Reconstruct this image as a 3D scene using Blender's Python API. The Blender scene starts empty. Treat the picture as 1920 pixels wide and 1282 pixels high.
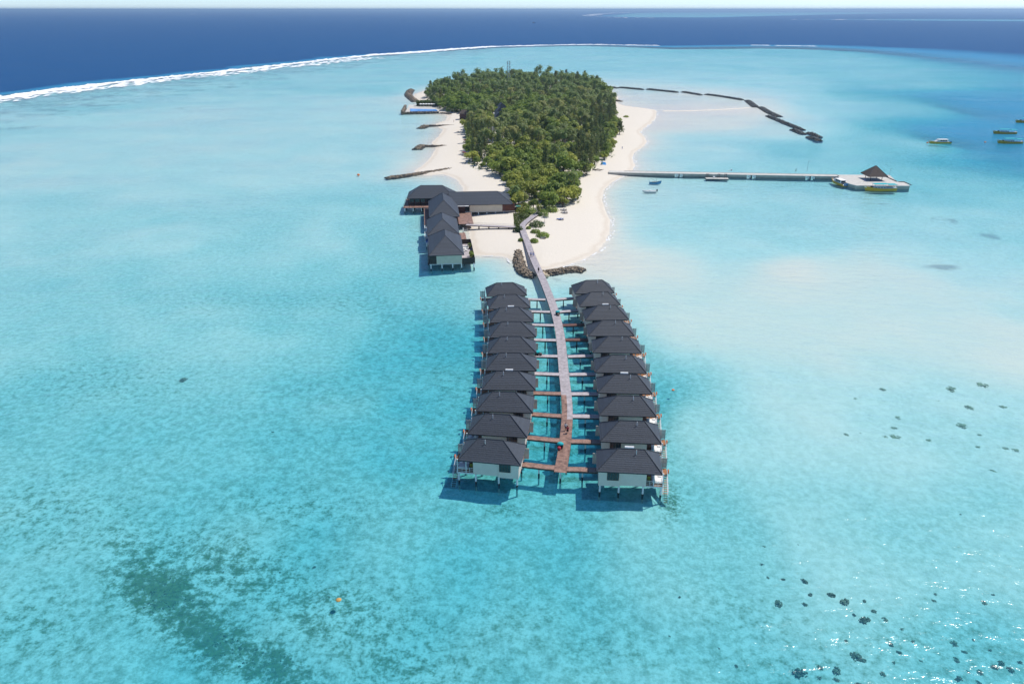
import bpy, bmesh, math, random
import numpy as np
from mathutils import Vector, Matrix
R = math.radians
rnd = random.Random(7)
scene = bpy.context.scene
C = scene.collection

# ------------------------------------------------------------------ camera, world, sun, exposure
H, F, PITCH = 78.0, 1400.0, R(23.98)
cam = bpy.data.cameras.new('camera'); cam.sensor_width = 36.0; cam.lens = 36.0 * F / 1920.0
cam.clip_start = 0.5; cam.clip_end = 90000.0
cam_o = bpy.data.objects.new('camera', cam); C.objects.link(cam_o)
cam_o.location = (0, 0, H); cam_o.rotation_euler = (math.pi / 2 - PITCH, 0, 0)
scene.camera = cam_o

SUN_EL, SUN_AZ = R(60), R(62)            # azimuth from +Y towards +X
wd = bpy.data.worlds.new('World'); scene.world = wd; wd.use_nodes = True
wn = wd.node_tree.nodes; wl = wd.node_tree.links
bg = wn['Background']; bg.inputs[1].default_value = 0.15
sky = wn.new('ShaderNodeTexSky'); sky.sky_type = 'NISHITA'; sky.sun_disc = False
sky.sun_elevation = SUN_EL; sky.sun_rotation = SUN_AZ; sky.altitude = 80; sky.dust_density = 0.15; sky.air_density = 0.55; sky.ozone_density = 4.5
wl.new(sky.outputs[0], bg.inputs[0])
sun = bpy.data.lights.new('sun', 'SUN'); sun.energy = 3.9; sun.angle = R(0.5); sun.color = (1.0, 0.955, 0.89)
sun_o = bpy.data.objects.new('sun', sun); C.objects.link(sun_o)
SDIR = Vector((math.cos(SUN_EL) * math.sin(SUN_AZ), math.cos(SUN_EL) * math.cos(SUN_AZ), math.sin(SUN_EL)))
sun_o.rotation_euler = SDIR.to_track_quat('Z', 'Y').to_euler()
scene.view_settings.view_transform = 'Standard'; scene.view_settings.look = 'None'
scene.view_settings.exposure = 0.15; scene.view_settings.gamma = 1.0; scene.view_settings.use_curve_mapping = False
scene.render.engine = 'CYCLES'
cy = scene.cycles
cy.max_bounces = 6; cy.diffuse_bounces = 2; cy.glossy_bounces = 2; cy.transparent_max_bounces = 8; cy.volume_bounces = 0
cy.caustics_reflective = False; cy.caustics_refractive = False; cy.sample_clamp_indirect = 4.0
cy.use_denoising = True; cy.use_adaptive_sampling = True; cy.adaptive_threshold = 0.015

# ------------------------------------------------------------------ measuring: photograph pixel -> place on the level z
def at(px, py, z=0.0):
    u = (px - 960) / F; v = (py - 641) / F
    d = Vector((u, math.cos(PITCH) - v * math.sin(PITCH), -math.sin(PITCH) - v * math.cos(PITCH)))
    t = (z - H) / d.z
    return Vector((d.x * t, d.y * t, z))

# ------------------------------------------------------------------ materials
MATS = {}
def nn(nt, t, **kw):
    n = nt.nodes.new(t)
    for k, v in kw.items(): setattr(n, k, v)
    return n
def mathn(nt, op, a, b=None, c=None, clamp=False):
    n = nt.nodes.new('ShaderNodeMath'); n.operation = op; n.use_clamp = clamp
    for i, x in enumerate((a, b, c)):
        if x is None: continue
        if hasattr(x, 'is_linked'): nt.links.new(x, n.inputs[i])
        else: n.inputs[i].default_value = x
    return n.outputs[0]
def mixc(nt, f, a, b):
    n = nt.nodes.new('ShaderNodeMix'); n.data_type = 'RGBA'; n.clamp_factor = True
    for i, x in ((0, f), (6, a), (7, b)):
        if hasattr(x, 'is_linked'): nt.links.new(x, n.inputs[i])
        elif i == 0: n.inputs[0].default_value = x
        else: n.inputs[i].default_value = (*x[:3], 1)
    return n.outputs[2]
def noise(nt, scale, detail=3, rough=0.55, vec=None, out=0):
    n = nt.nodes.new('ShaderNodeTexNoise'); n.inputs['Scale'].default_value = scale
    n.inputs['Detail'].default_value = detail; n.inputs['Roughness'].default_value = rough
    if vec is not None: nt.links.new(vec, n.inputs['Vector'])
    return n.outputs[out]
def newmat(name):
    m = bpy.data.materials.new(name); m.use_nodes = True
    nt = m.node_tree; b = nt.nodes['Principled BSDF']
    return m, nt, b
def mat(name, col, rough=0.6, var=0.18, scale=2.0, spec=0.3, bump=0.0, metal=0.0, stretch=None, objvar=0.0):
    if name in MATS: return MATS[name]
    m, nt, b = newmat(name)
    tc = nn(nt, 'ShaderNodeTexCoord').outputs['Object']
    if stretch:
        mp = nn(nt, 'ShaderNodeMapping'); mp.inputs['Scale'].default_value = stretch
        nt.links.new(tc, mp.inputs[0]); tc = mp.outputs[0]
    f = noise(nt, scale, 5, 0.6, tc)
    f = mathn(nt, 'MULTIPLY_ADD', f, 2.2, -0.6, clamp=True)
    if objvar:
        r = nn(nt, 'ShaderNodeObjectInfo').outputs['Random']
        f = mathn(nt, 'ADD', mathn(nt, 'MULTIPLY', f, 1 - objvar), mathn(nt, 'MULTIPLY', r, objvar))
    lo = [c * (1 - var) for c in col]; hi = [min(1, c * (1 + var)) for c in col]
    nt.links.new(mixc(nt, f, lo, hi), b.inputs['Base Color'])
    b.inputs['Roughness'].default_value = rough; b.inputs['Specular IOR Level'].default_value = spec; b.inputs['Metallic'].default_value = metal
    if bump:
        bp = nn(nt, 'ShaderNodeBump'); bp.inputs['Strength'].default_value = 0.6; bp.inputs['Distance'].default_value = bump
        nt.links.new(f, bp.inputs['Height']); nt.links.new(bp.outputs[0], b.inputs['Normal'])
    MATS[name] = m
    return m
def leafmat(name, dark, light, warm):
    m, nt, b = newmat(name)
    tc = nn(nt, 'ShaderNodeTexCoord').outputs['Object']
    f = mathn(nt, 'MULTIPLY_ADD', noise(nt, 0.55, 3, 0.6, tc), 2.4, -0.7, clamp=True)
    r = nn(nt, 'ShaderNodeObjectInfo').outputs['Random']
    c = mixc(nt, f, dark, light)
    c = mixc(nt, mathn(nt, 'MULTIPLY', mathn(nt, 'POWER', r, 1.7), 0.75), c, warm)
    r2 = mathn(nt, 'FRACT', mathn(nt, 'MULTIPLY', r, 7.31))
    c = mixc(nt, mathn(nt, 'MULTIPLY', mathn(nt, 'POWER', r2, 2.5), 0.5), c, [x * .55 for x in dark])
    b.inputs['Roughness'].default_value = 0.55; b.inputs['Specular IOR Level'].default_value = 0.35
    nt.links.new(c, b.inputs['Base Color'])
    tr = nn(nt, 'ShaderNodeBsdfTranslucent'); nt.links.new(mixc(nt, 0.35, c, (0.16, 0.2, 0.02)), tr.inputs[0])
    mx = nn(nt, 'ShaderNodeMixShader'); mx.inputs[0].default_value = 0.38
    nt.links.new(b.outputs[0], mx.inputs[1]); nt.links.new(tr.outputs[0], mx.inputs[2])
    nt.links.new(mx.outputs[0], nt.nodes['Material Output'].inputs[0])
    MATS[name] = m
    return m

TILE = mat('roof tiles', (0.05, 0.06, 0.076), 0.62, 0.36, 3.2, 0.35, 0.03, stretch=(1, 1, 2.0), objvar=.25)
HIPCAP = mat('roof hip caps', (0.04, 0.045, 0.054), 0.6, 0.25, 3, 0.3)
WALL = mat('painted wall', (0.8, 0.69, 0.58), 0.7, 0.07, 0.8)
CREAM = mat('cream wall panels', (0.68, 0.6, 0.47), 0.7, 0.07, 0.8)
WHITE = mat('white paint', (0.78, 0.78, 0.76), 0.5, 0.06, 2)
PILE = mat('white concrete pile', (0.85, 0.84, 0.83), 0.6, 0.12, 2)
PILEFOOT = mat('algae dark pile foot', (0.035, 0.04, 0.033), 0.8, 0.4, 4)
PILEPALE = mat('sunk pale concrete pile', (0.34, 0.36, 0.29), 0.8, 0.3, 2)
BROWNWOOD = mat('new brown planks', (0.27, 0.165, 0.128), 0.6, 0.6, 1.3)
DECKWOOD = mat('orange brown veranda planks', (0.36, 0.17, 0.075), 0.6, 0.3, 2, stretch=(1, 5, 1))
GREYWOOD = mat('weathered grey planks', (0.43, 0.39, 0.4), 0.7, 0.34, 1.3)
DARKWOOD = mat('dark brown timber', (0.075, 0.035, 0.024), 0.6, 0.3, 2)
SLATWOOD = mat('dark slatted screen', (0.05, 0.042, 0.036), 0.6, 0.3, 3, stretch=(1, 1, 8))
BEAM = mat('brown timber beam', (0.1, 0.07, 0.055), 0.7, 0.3, 2)  # plain dark brown timber
GLASS = mat('dark window glass', (0.02, 0.035, 0.045), 0.08, 0.1, 1, 0.6)
FRAME = mat('brown window frame', (0.09, 0.06, 0.045), 0.5, 0.2, 3)
SCREEN = mat('grey slatted privacy screen', (0.34, 0.36, 0.34), 0.6, 0.15, 4)
BEIGE = mat('beige wing wall', (0.5, 0.44, 0.37), 0.7, 0.08, 1)
CLOTH = mat('white cushion', (0.82, 0.81, 0.78), 0.85, 0.05, 3)
BLUECLOTH = mat('blue cushion', (0.12, 0.2, 0.45), 0.8, 0.15, 3)
REDCLOTH = mat('red cushion', (0.4, 0.05, 0.05), 0.8, 0.15, 3)
GREENCLOTH = mat('olive cushion', (0.3, 0.3, 0.05), 0.8, 0.15, 3)
GREYCLOTH = mat('grey cushion', (0.32, 0.32, 0.34), 0.85, 0.1, 3)
ORANGE = mat('orange float', (0.75, 0.2, 0.05), 0.5, 0.1, 3)
STEEL = mat('galvanised steel', (0.35, 0.36, 0.37), 0.45, 0.15, 3, 0.5, 0, 0.6)
CONC = mat('pale concrete', (0.56, 0.54, 0.49), 0.8, 0.14, 0.5)
CONCDARK = mat('wet concrete wall', (0.2, 0.2, 0.19), 0.8, 0.3, 0.6)
ROCK = mat('grey brown breakwater rock', (0.27, 0.215, 0.155), 0.85, 0.5, 0.9, 0.2, 0.1)
ROCKDARK = mat('dark wet rock', (0.1, 0.095, 0.085), 0.8, 0.5, 0.9, 0.3, 0.1)
ROCKGREY = mat('grey weathered rock', (0.15, 0.165, 0.16), 0.85, 0.5, 0.9, 0.2, 0.1)
CORAL = mat('dark coral', (0.22, 0.21, 0.15), 0.9, 0.6, 1.5, 0.1, 0.2, objvar=0.4)
SEAGRASS = mat('dark seagrass', (0.15, 0.19, 0.12), 0.9, 0.5, 0.5, 0.1)
TEAL = mat('teal canvas', (0.015, 0.4, 0.43), 0.6, 0.12, 2)
YELLOW = mat('yellow hull paint', (0.66, 0.36, 0.02), 0.4, 0.1, 1, 0.4)
BLUEHULL = mat('blue hull paint', (0.05, 0.26, 0.5), 0.4, 0.12, 1, 0.4)
POOLBLUE = mat('blue pool tiles', (0.12, 0.33, 0.72), 0.25, 0.12, 0.5, 0.5)
THATCH = mat('brown thatch', (0.115, 0.092, 0.078), 0.9, 0.35, 3, 0.1, 0.08)
TRUNK = mat('palm trunk', (0.2, 0.165, 0.13), 0.85, 0.3, 2)
BARK = mat('bark', (0.13, 0.1, 0.075), 0.9, 0.3, 2)
SKIN = mat('skin', (0.36, 0.19, 0.12), 0.6, 0.05, 5)
HAIR = mat('dark hair', (0.02, 0.014, 0.01), 0.6, 0.2, 8)
BLACK = mat('black cloth', (0.015, 0.016, 0.02), 0.8, 0.2, 5)
REDSHIRT = mat('red cloth', (0.42, 0.04, 0.06), 0.8, 0.15, 5)
PALEBLUE = mat('pale blue cloth', (0.3, 0.36, 0.6), 0.8, 0.1, 5)
CASU = leafmat('casuarina needles', (0.1, 0.15, 0.055), (0.24, 0.29, 0.1), (0.3, 0.29, 0.1))
PALM = leafmat('palm fronds', (0.085, 0.16, 0.045), (0.27, 0.35, 0.085), (0.4, 0.37, 0.1))
BROAD = leafmat('broad leaves', (0.11, 0.2, 0.03), (0.36, 0.46, 0.07), (0.58, 0.57, 0.1))
LOW = leafmat('low leaves', (0.045, 0.09, 0.022), (0.15, 0.21, 0.045), (0.17, 0.21, 0.05))
FOAM = mat('white surf foam', (0.85, 0.86, 0.86), 0.9, 0.08, 0.05, 0.1)

# ------------------------------------------------------------------ mesh builder
class MB:
    def __init__(s): s.v = []; s.f = []; s.m = []
    def add(s, vs, fs, mi=0):
        o = len(s.v); s.v += [tuple(p) for p in vs]
        s.f += [tuple(i + o for i in f) for f in fs]; s.m += [mi] * len(fs)
        return s
    def box(s, x0, x1, y0, y1, z0, z1, mi=0, M=None):
        vs = [Vector(p) for p in ((x0,y0,z0),(x1,y0,z0),(x1,y1,z0),(x0,y1,z0),(x0,y0,z1),(x1,y0,z1),(x1,y1,z1),(x0,y1,z1))]
        if M is not None: vs = [M @ p for p in vs]
        return s.add(vs, [(3,2,1,0),(4,5,6,7),(0,1,5,4),(1,2,6,5),(2,3,7,6),(3,0,4,7)], mi)
    def tube(s, p, q, r0, r1=None, n=6, mi=0):
        p, q = Vector(p), Vector(q); r1 = r0 if r1 is None else r1
        d = (q - p).normalized(); a = d.orthogonal().normalized(); b = d.cross(a)
        vs = []
        for c, r in ((p, r0), (q, r1)):
            for k in range(n):
                t = 2 * math.pi * k / n; vs.append(c + (a * math.cos(t) + b * math.sin(t)) * r)
        fs = [(k, (k+1) % n, n + (k+1) % n, n + k) for k in range(n)] + [tuple(range(n-1, -1, -1)), tuple(range(n, 2*n))]
        return s.add(vs, fs, mi)
    def lathe(s, prof, n=10, c=(0,0,0), sx=1.0, sy=1.0, mi=0):
        vs = []; c = Vector(c)
        for r, z in prof:
            for k in range(n):
                t = 2 * math.pi * k / n; vs.append(c + Vector((r * sx * math.cos(t), r * sy * math.sin(t), z)))
        fs = []
        for i in range(len(prof) - 1):
            for k in range(n):
                fs.append((i*n+k, i*n+(k+1) % n, (i+1)*n+(k+1) % n, (i+1)*n+k))
        fs += [tuple(range(n-1, -1, -1)), tuple(range((len(prof)-1)*n, len(prof)*n))]
        return s.add(vs, fs, mi)
    def prism(s, poly, z0, z1, mi=0):
        n = len(poly); vs = [(p[0], p[1], z0) for p in poly] + [(p[0], p[1], z1) for p in poly]
        return s.add(vs, [tuple(range(n-1, -1, -1)), tuple(range(n, 2*n))] + [(k, (k+1) % n, n+(k+1) % n, n+k) for k in range(n)], mi)
    def mesh(s, name, mats, mirror=False):
        me = bpy.data.meshes.new(name)
        v = [(-x, y, z) for x, y, z in s.v] if mirror else s.v
        f = [tuple(reversed(q)) for q in s.f] if mirror else s.f
        me.from_pydata(v, [], f)
        for m in (mats if isinstance(mats, (list, tuple)) else [mats]): me.materials.append(m)
        if max(s.m, default=0): me.polygons.foreach_set('material_index', s.m)
        me.update()
        return me
    def build(s, name, mats, parent=None, mirror=False, kind=None, label=None):
        return link(name, s.mesh(name, mats, mirror), parent, kind, label)
def link(name, data, parent=None, kind=None, label=None):
    o = bpy.data.objects.new(name, data); C.objects.link(o)
    if parent is not None: o.parent = parent
    if kind: o['kind'] = kind
    if label: o['label'] = label
    return o
def tag(o, label, cat, group=None):
    o['label'] = label; o['category'] = cat
    if group: o['group'] = group
    return o
def thing(name, label, cat, loc=(0,0,0), rz=0.0, group=None):
    o = link(name, None); o.location = loc; o.rotation_euler = (0, 0, rz)
    return tag(o, label, cat, group)
KIDS = {}
def kids(o):
    return [c for c in C.objects if c.parent == o]
def copy_tree(o, tree=None, parent=None):
    c = o.copy(); C.objects.link(c); c.parent = parent
    for ch, sub in (tree if tree is not None else tree_of(o)): copy_tree(ch, sub, c)
    return c
def tree_of(o):
    return [(c, tree_of(c)) for c in o.children]
def place(o, loc, rz=0.0, label=None, scale=None):
    o.location = loc; o.rotation_euler = (0, 0, rz)
    if label: o['label'] = label
    if scale: o.scale = (scale,) * 3 if not hasattr(scale, '__len__') else scale
    return o
ORD = ['nearest', 'second', 'third', 'fourth', 'fifth', 'sixth', 'seventh', 'eighth', 'ninth', 'farthest']

# ------------------------------------------------------------------ shorelines and depth of the lagoon
def W(pts, z=0.0): return np.array([tuple(at(x, y, z))[:2] for x, y in pts])
SAND = W([(868,352),(872,380),(876,410),(880,440),(885,468),(890,479),(918,479),(945,481),(962,488),(985,499),(1008,506),(1035,503),(1062,496),(1090,487),(1118,471),(1133,455),(1142,436),(1143,412),(1135,395),(1128,376),(1131,357),(1146,342),(1166,331),(1184,322),(1190,310),(1184,296),(1190,285),(1204,276),(1213,266),(1207,256),(1198,248),(1206,240),(1221,229),(1230,215),(1228,207),(1205,203),(1178,200),(1160,196),(1152,190),(1160,184),(1146,176),(1132,168),(1090,157),(1000,150),(900,151),(840,158),(800,170),(778,177),(774,183),(792,192),(800,205),(830,213),(841,218),(838,226),(818,232),(822,239),(832,243),(824,255),(810,268),(818,278),(813,288),(806,299),(792,312),(776,322),(800,329),(829,326),(846,331),(858,338)])
VEG = W([(796,184),(822,206),(846,210),(868,214),(876,230),(876,262),(878,300),(890,316),(926,327),(948,342),(953,365),(962,386),(972,398),(988,404),(1010,400),(1042,394),(1062,388),(1086,379),(1090,366),(1082,348),(1082,338),(1102,331),(1112,318),(1128,304),(1146,298),(1146,285),(1152,262),(1156,236),(1152,205),(1142,182),(1120,162),(1040,152),(950,152),(880,156),(830,164)], 1.0)
REEF = np.vstack([W([(-900,330),(-300,232),(0,185),(190,158),(330,143),(470,129),(640,109),(770,100),(850,94),(960,88),(1110,85),(1230,87),(1420,86),(1530,88),(1620,93),(1690,102),(1750,115),(1805,133),(1824,151),(1800,170),(1752,192),(1735,220),(1790,262),(1860,302),(1980,352)]), [[420, 250], [600, -500], [-2500, -500], [-2500, 250]]])
LOGP = lambda P: np.stack([np.arctan2(P[:, 0], P[:, 1]) * 1.0, np.log(np.hypot(P[:, 0], P[:, 1]))], 1)
def sdf(P, poly):
    """signed distance, positive inside"""
    n = len(poly); best = np.full(len(P), 1e18); ins = np.zeros(len(P), bool)
    for i in range(n):
        a, b = poly[i], poly[(i + 1) % n]; e = b - a; w_ = P - a
        t = np.clip((w_ @ e) / (e @ e + 1e-12), 0, 1)
        d = w_ - t[:, None] * e; best = np.minimum(best, (d * d).sum(1))
        c1 = P[:, 1] >= a[1]; c2 = P[:, 1] < b[1]; cr = e[0] * w_[:, 1] - e[1] * w_[:, 0]
        ins ^= (c1 & c2 & (cr > 0)) | (~c1 & ~c2 & (cr < 0))
    d = np.sqrt(best)
    return np.where(ins, d, -d)
sstep = lambda x, a, b: (lambda t: t * t * (3 - 2 * t))(np.clip((x - a) / (b - a), 0, 1))
DEPTHS = [  # photo place, lagoon depth in metres
 (0,1282,2.3),(480,1282,2.7),(960,1282,2.5),(1440,1282,2.6),(1920,1282,2.5),(0,1000,2.2),(300,1000,2.5),(640,1000,2.6),(960,1000,3.1),(1300,1000,2.0),(1600,1000,1.45),(1920,1000,1.5),
 (0,800,2.1),(300,800,2.3),(600,800,2.7),(800,800,3.5),(1060,800,3.9),(1180,760,3.0),(1320,800,1.3),(1500,760,.95),(1700,800,1.15),(1920,800,1.2),(0,600,1.7),(300,600,1.7),(600,600,1.9),(800,600,2.8),(880,640,3.0),
 (1050,640,2.4),(1050,560,1.3),(1300,600,.62),(1500,570,.6),(1700,600,.6),(1920,650,.5),(1700,540,.65),(1920,560,.85),(0,450,1.35),(300,450,1.35),(600,450,1.4),(740,450,1.9),(850,540,2.3),(960,540,1.1),(1150,500,.35),(1250,430,1.2),(1250,500,.5),(1490,510,.33),(1600,520,.5),
 (1380,470,1.0),(1500,440,1.3),(1750,430,1.3),(1900,430,1.6),(1800,500,1.1),(0,300,1.05),(300,300,1.05),(600,300,1.0),(700,300,1.2),(720,380,1.5),(1250,370,1.0),(1400,400,1.2),(1500,380,1.4),(1800,350,2.0),(1300,270,1.1),(1250,230,.22),(1300,206,.05),(1380,204,.05),
 (1350,230,.3),(1450,250,.8),(1500,275,2.0),(1700,270,2.0),(1850,250,8.5),(1900,200,9.0),(1910,290,6.5),(1870,180,7.0),(1300,180,.3),(1400,195,.35),(1230,180,.35),(1200,172,.7),(1400,150,1.3),(1560,200,1.5),(1700,200,1.7),(0,230,1.2),(300,230,1.0),(600,220,1.0),(720,190,1.0),
 (740,170,1.6),(100,200,1.5),(500,150,1.5),(900,112,1.6),(1100,120,1.6),(1400,115,1.7),(1600,130,2.0),(1750,130,2.1),(1750,160,2.0),(1500,98,2.4),(790,310,.8),(750,250,1.2)]
DP = LOGP(W([(a, b) for a, b, c in DEPTHS])); DV = np.array([c for a, b, c in DEPTHS])
def lagoon(P):
    Q = LOGP(P); num = np.zeros(len(P)); den = np.full(len(P), 1e-12)
    for (a, b), v in zip(DP, DV):
        d2 = ((Q[:, 0] - a) ** 2 * 1.6 + (Q[:, 1] - b) ** 2)
        wgt = 1.0 / (d2 + 0.0016) ** 1.9
        num += wgt * v; den += wgt
    return num / den * 0.75
def vnoise(P, s, seed):
    g = np.random.default_rng(seed).random((256, 256)); q = P / s; i = np.floor(q).astype(int); f = q - i; f = f * f * (3 - 2 * f)
    a = g[i[:, 0] % 256, i[:, 1] % 256]; b = g[(i[:, 0]+1) % 256, i[:, 1] % 256]; c = g[i[:, 0] % 256, (i[:, 1]+1) % 256]; d = g[(i[:, 0]+1) % 256, (i[:, 1]+1) % 256]
    return (a*(1-f[:, 0])+b*f[:, 0])*(1-f[:, 1])+(c*(1-f[:, 0])+d*f[:, 0])*f[:, 1]
def fbm(P, s, seed): return (vnoise(P, s, seed) + .5 * vnoise(P, s / 2.1, seed + 1) + .25 * vnoise(P, s / 4.3, seed + 2)) / 1.75
FARREEF = W([(1112,31),(1180,24.5),(1300,23),(1500,22.5),(1760,24),(1600,27),(1340,33.5),(1180,33)])
STRIP = W([(1480,36.5),(1700,36),(1990,37),(1990,41),(1700,39)])
def depth_at(P):
    r = np.hypot(P[:, 0], P[:, 1])
    s = sdf(P, SAND); d = lagoon(P)
    d = d * (0.62 + 0.76 * (0.6 * fbm(P, 34.0, 11) + 0.4 * fbm(P, 11.0, 41)))
    d = d * (1 - np.exp(-np.clip(-s, 0, None) / np.interp(r, [200, 600], [9, 16])))
    e = sdf(P, REEF) + (fbm(P, 60.0, 3) - .5) * 40
    ang = np.arctan2(P[:, 0], P[:, 1])
    width = np.where(ang < 0.1, 60.0, 60 + (ang - .1) * 300 * sstep(r, 500, 900))
    off = 20 + 150 * sstep(ang, .1, .25) * sstep(r, 500, 900); k = sstep(-e, -np.where(ang < .1, 0, off), width * 1.5)
    deep = 45.0
    deep = 45 - 36 * sstep(ang, .18, .4) * (1 - sstep(r, 1000, 2600))
    k = np.where(ang < .1, k, k ** (1 + 1.0 * sstep(ang, .1, .3)))
    d = d * (1 - k) + deep * k
    fr = sstep(sdf(P, FARREEF), -150, 250); d = d * (1 - fr) + 2.0 * fr
    fr = sstep(sdf(P, STRIP), -100, 200); d = d * (1 - fr) + 3.0 * fr
    land = np.where(s > 0, 1.35 * (1 - np.exp(-s / 10.0)) + 0.25 * (1 - np.exp(-s / 60)), 0)
    d = np.where(s > 0, 0, np.maximum(d, 0.0))
    return d, land, s
def blobs(P, lst):
    out = np.zeros(len(P))
    for x, y, rx, ry, a, st in lst:
        # ellipse on the bed: convert its photo extent to metres once
        c = at(x, y); ex = at(x + rx, y) - c; ey = at(x, y + ry) - c
        q = P - np.array([c.x, c.y]); ca, sa = math.cos(R(a)), math.sin(R(a))
        # rotate in the normalised frame
        u = q[:, 0] / max(abs(ex.x), 1e-3) - (q[:, 1] / ey.y) * (ey.x / max(abs(ex.x), 1e-3)); v = q[:, 1] / ey.y
        asp = rx / ry
        u2 = u * ca + v / asp * sa; v2 = -u * sa * asp + v * ca
        out = np.maximum(out, st * np.exp(-(u2 * u2 + v2 * v2) * 1.1))
    return out
ALGAE = [(300,1090,130,75,32,.85),(390,1170,150,60,30,.8),(250,1010,130,60,20,.45),(500,1230,120,60,25,.75),(420,1050,220,90,15,.5),(620,1130,220,110,10,.42),(100,950,220,120,0,.3),(60,1150,150,120,0,.3),(560,940,150,50,0,.3),(760,1230,160,90,0,.4),
 (950,940,60,20,0,.3),(1260,930,30,40,0,.6),(1245,830,20,60,0,.35),(640,560,120,25,0,.22),(400,560,200,30,0,.18),(200,700,260,70,0,.22),(820,700,70,90,0,.15),(960,1150,200,90,0,.2),(1150,1200,150,60,0,.2),(1420,1150,200,60,15,.2),
 (1060,800,60,120,0,.35),(1080,640,35,90,0,.4),(1500,1230,200,40,0,.25),(1700,1190,250,60,0,.2)]
BROWN = [(40,205,120,12,0,.75),(180,195,200,14,-6,.8),(330,200,130,10,0,.75),(480,150,260,10,-10,.8),(250,172,260,8,-10,.7),(700,118,200,7,-8,.7),(690,142,60,6,0,.7),(250,205,70,8,0,.55),(100,232,90,4,2,.6),(220,240,60,3,4,.4),(145,275,18,3,0,.8),(480,212,25,4,0,.3),
 (1275,420,60,14,0,.5),(1300,432,50,14,0,.5),(1800,405,120,14,0,.55),(1850,440,80,14,0,.55),(1770,497,60,8,3,.55),(1880,425,50,10,0,.4),(1650,380,40,8,0,.35),(1560,460,30,6,0,.2),(1750,470,50,8,3,.35),(1900,480,50,20,0,.3),(1540,130,260,10,-3,.35),(1400,160,150,6,0,.3),(1650,215,100,10,0,.25),(1500,120,120,6,0,.3),(800,175,30,5,-10,.6),
 (1065,548,45,16,20,.8),(1075,590,25,20,0,.6),(1050,525,35,8,0,.6),(810,260,25,4,0,.45),(770,232,40,3,0,.3),(1260,312,30,5,0,.25),(1700,430,60,8,0,.3),(1410,305,120,6,0,.22)]

# the ground sheet and the water sheet share one fan of vertices that thins out with distance
rows = np.exp(np.linspace(math.log(34.0), math.log(42000.0), 760))
cols = np.radians(np.linspace(-66, 66, 470))
GX = (rows[:, None] * np.sin(cols)[None, :]); GY = (rows[:, None] * np.cos(cols)[None, :])
PG = np.stack([GX.ravel(), GY.ravel()], 1)
dep, land, sdist = depth_at(PG)
nr, nc = len(rows), len(cols)
idx = np.arange(nr * nc).reshape(nr, nc)
quads = np.stack([idx[:-1, :-1], idx[:-1, 1:], idx[1:, 1:], idx[1:, :-1]], -1).reshape(-1, 4)
def grid_mesh(name, z, attrs, m, nrow=nr):
    q = quads[:(nrow - 1) * (nc - 1)]; nv = nrow * nc
    me = bpy.data.meshes.new(name)
    me.vertices.add(nv); me.loops.add(q.size); me.polygons.add(len(q))
    co = np.empty((nv, 3), np.float32); co[:, :2] = PG[:nv]; co[:, 2] = z[:nv]
    me.vertices.foreach_set('co', co.ravel())
    me.loops.foreach_set('vertex_index', q[:, ::-1].ravel().astype(np.int32))
    me.polygons.foreach_set('loop_start', np.arange(0, q.size, 4, dtype=np.int32))
    me.polygons.foreach_set('use_smooth', np.ones(len(q), bool))
    me.update(calc_edges=True)
    for k, a in attrs.items():
        at_ = me.attributes.new(k, 'FLOAT', 'POINT'); at_.data.foreach_set('value', a[:nv].astype(np.float32))
    me.materials.append(m)
    if me.polygons[0].normal.z < 0: me.flip_normals()
    o = link(name, me, kind='structure')
    return o

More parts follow.
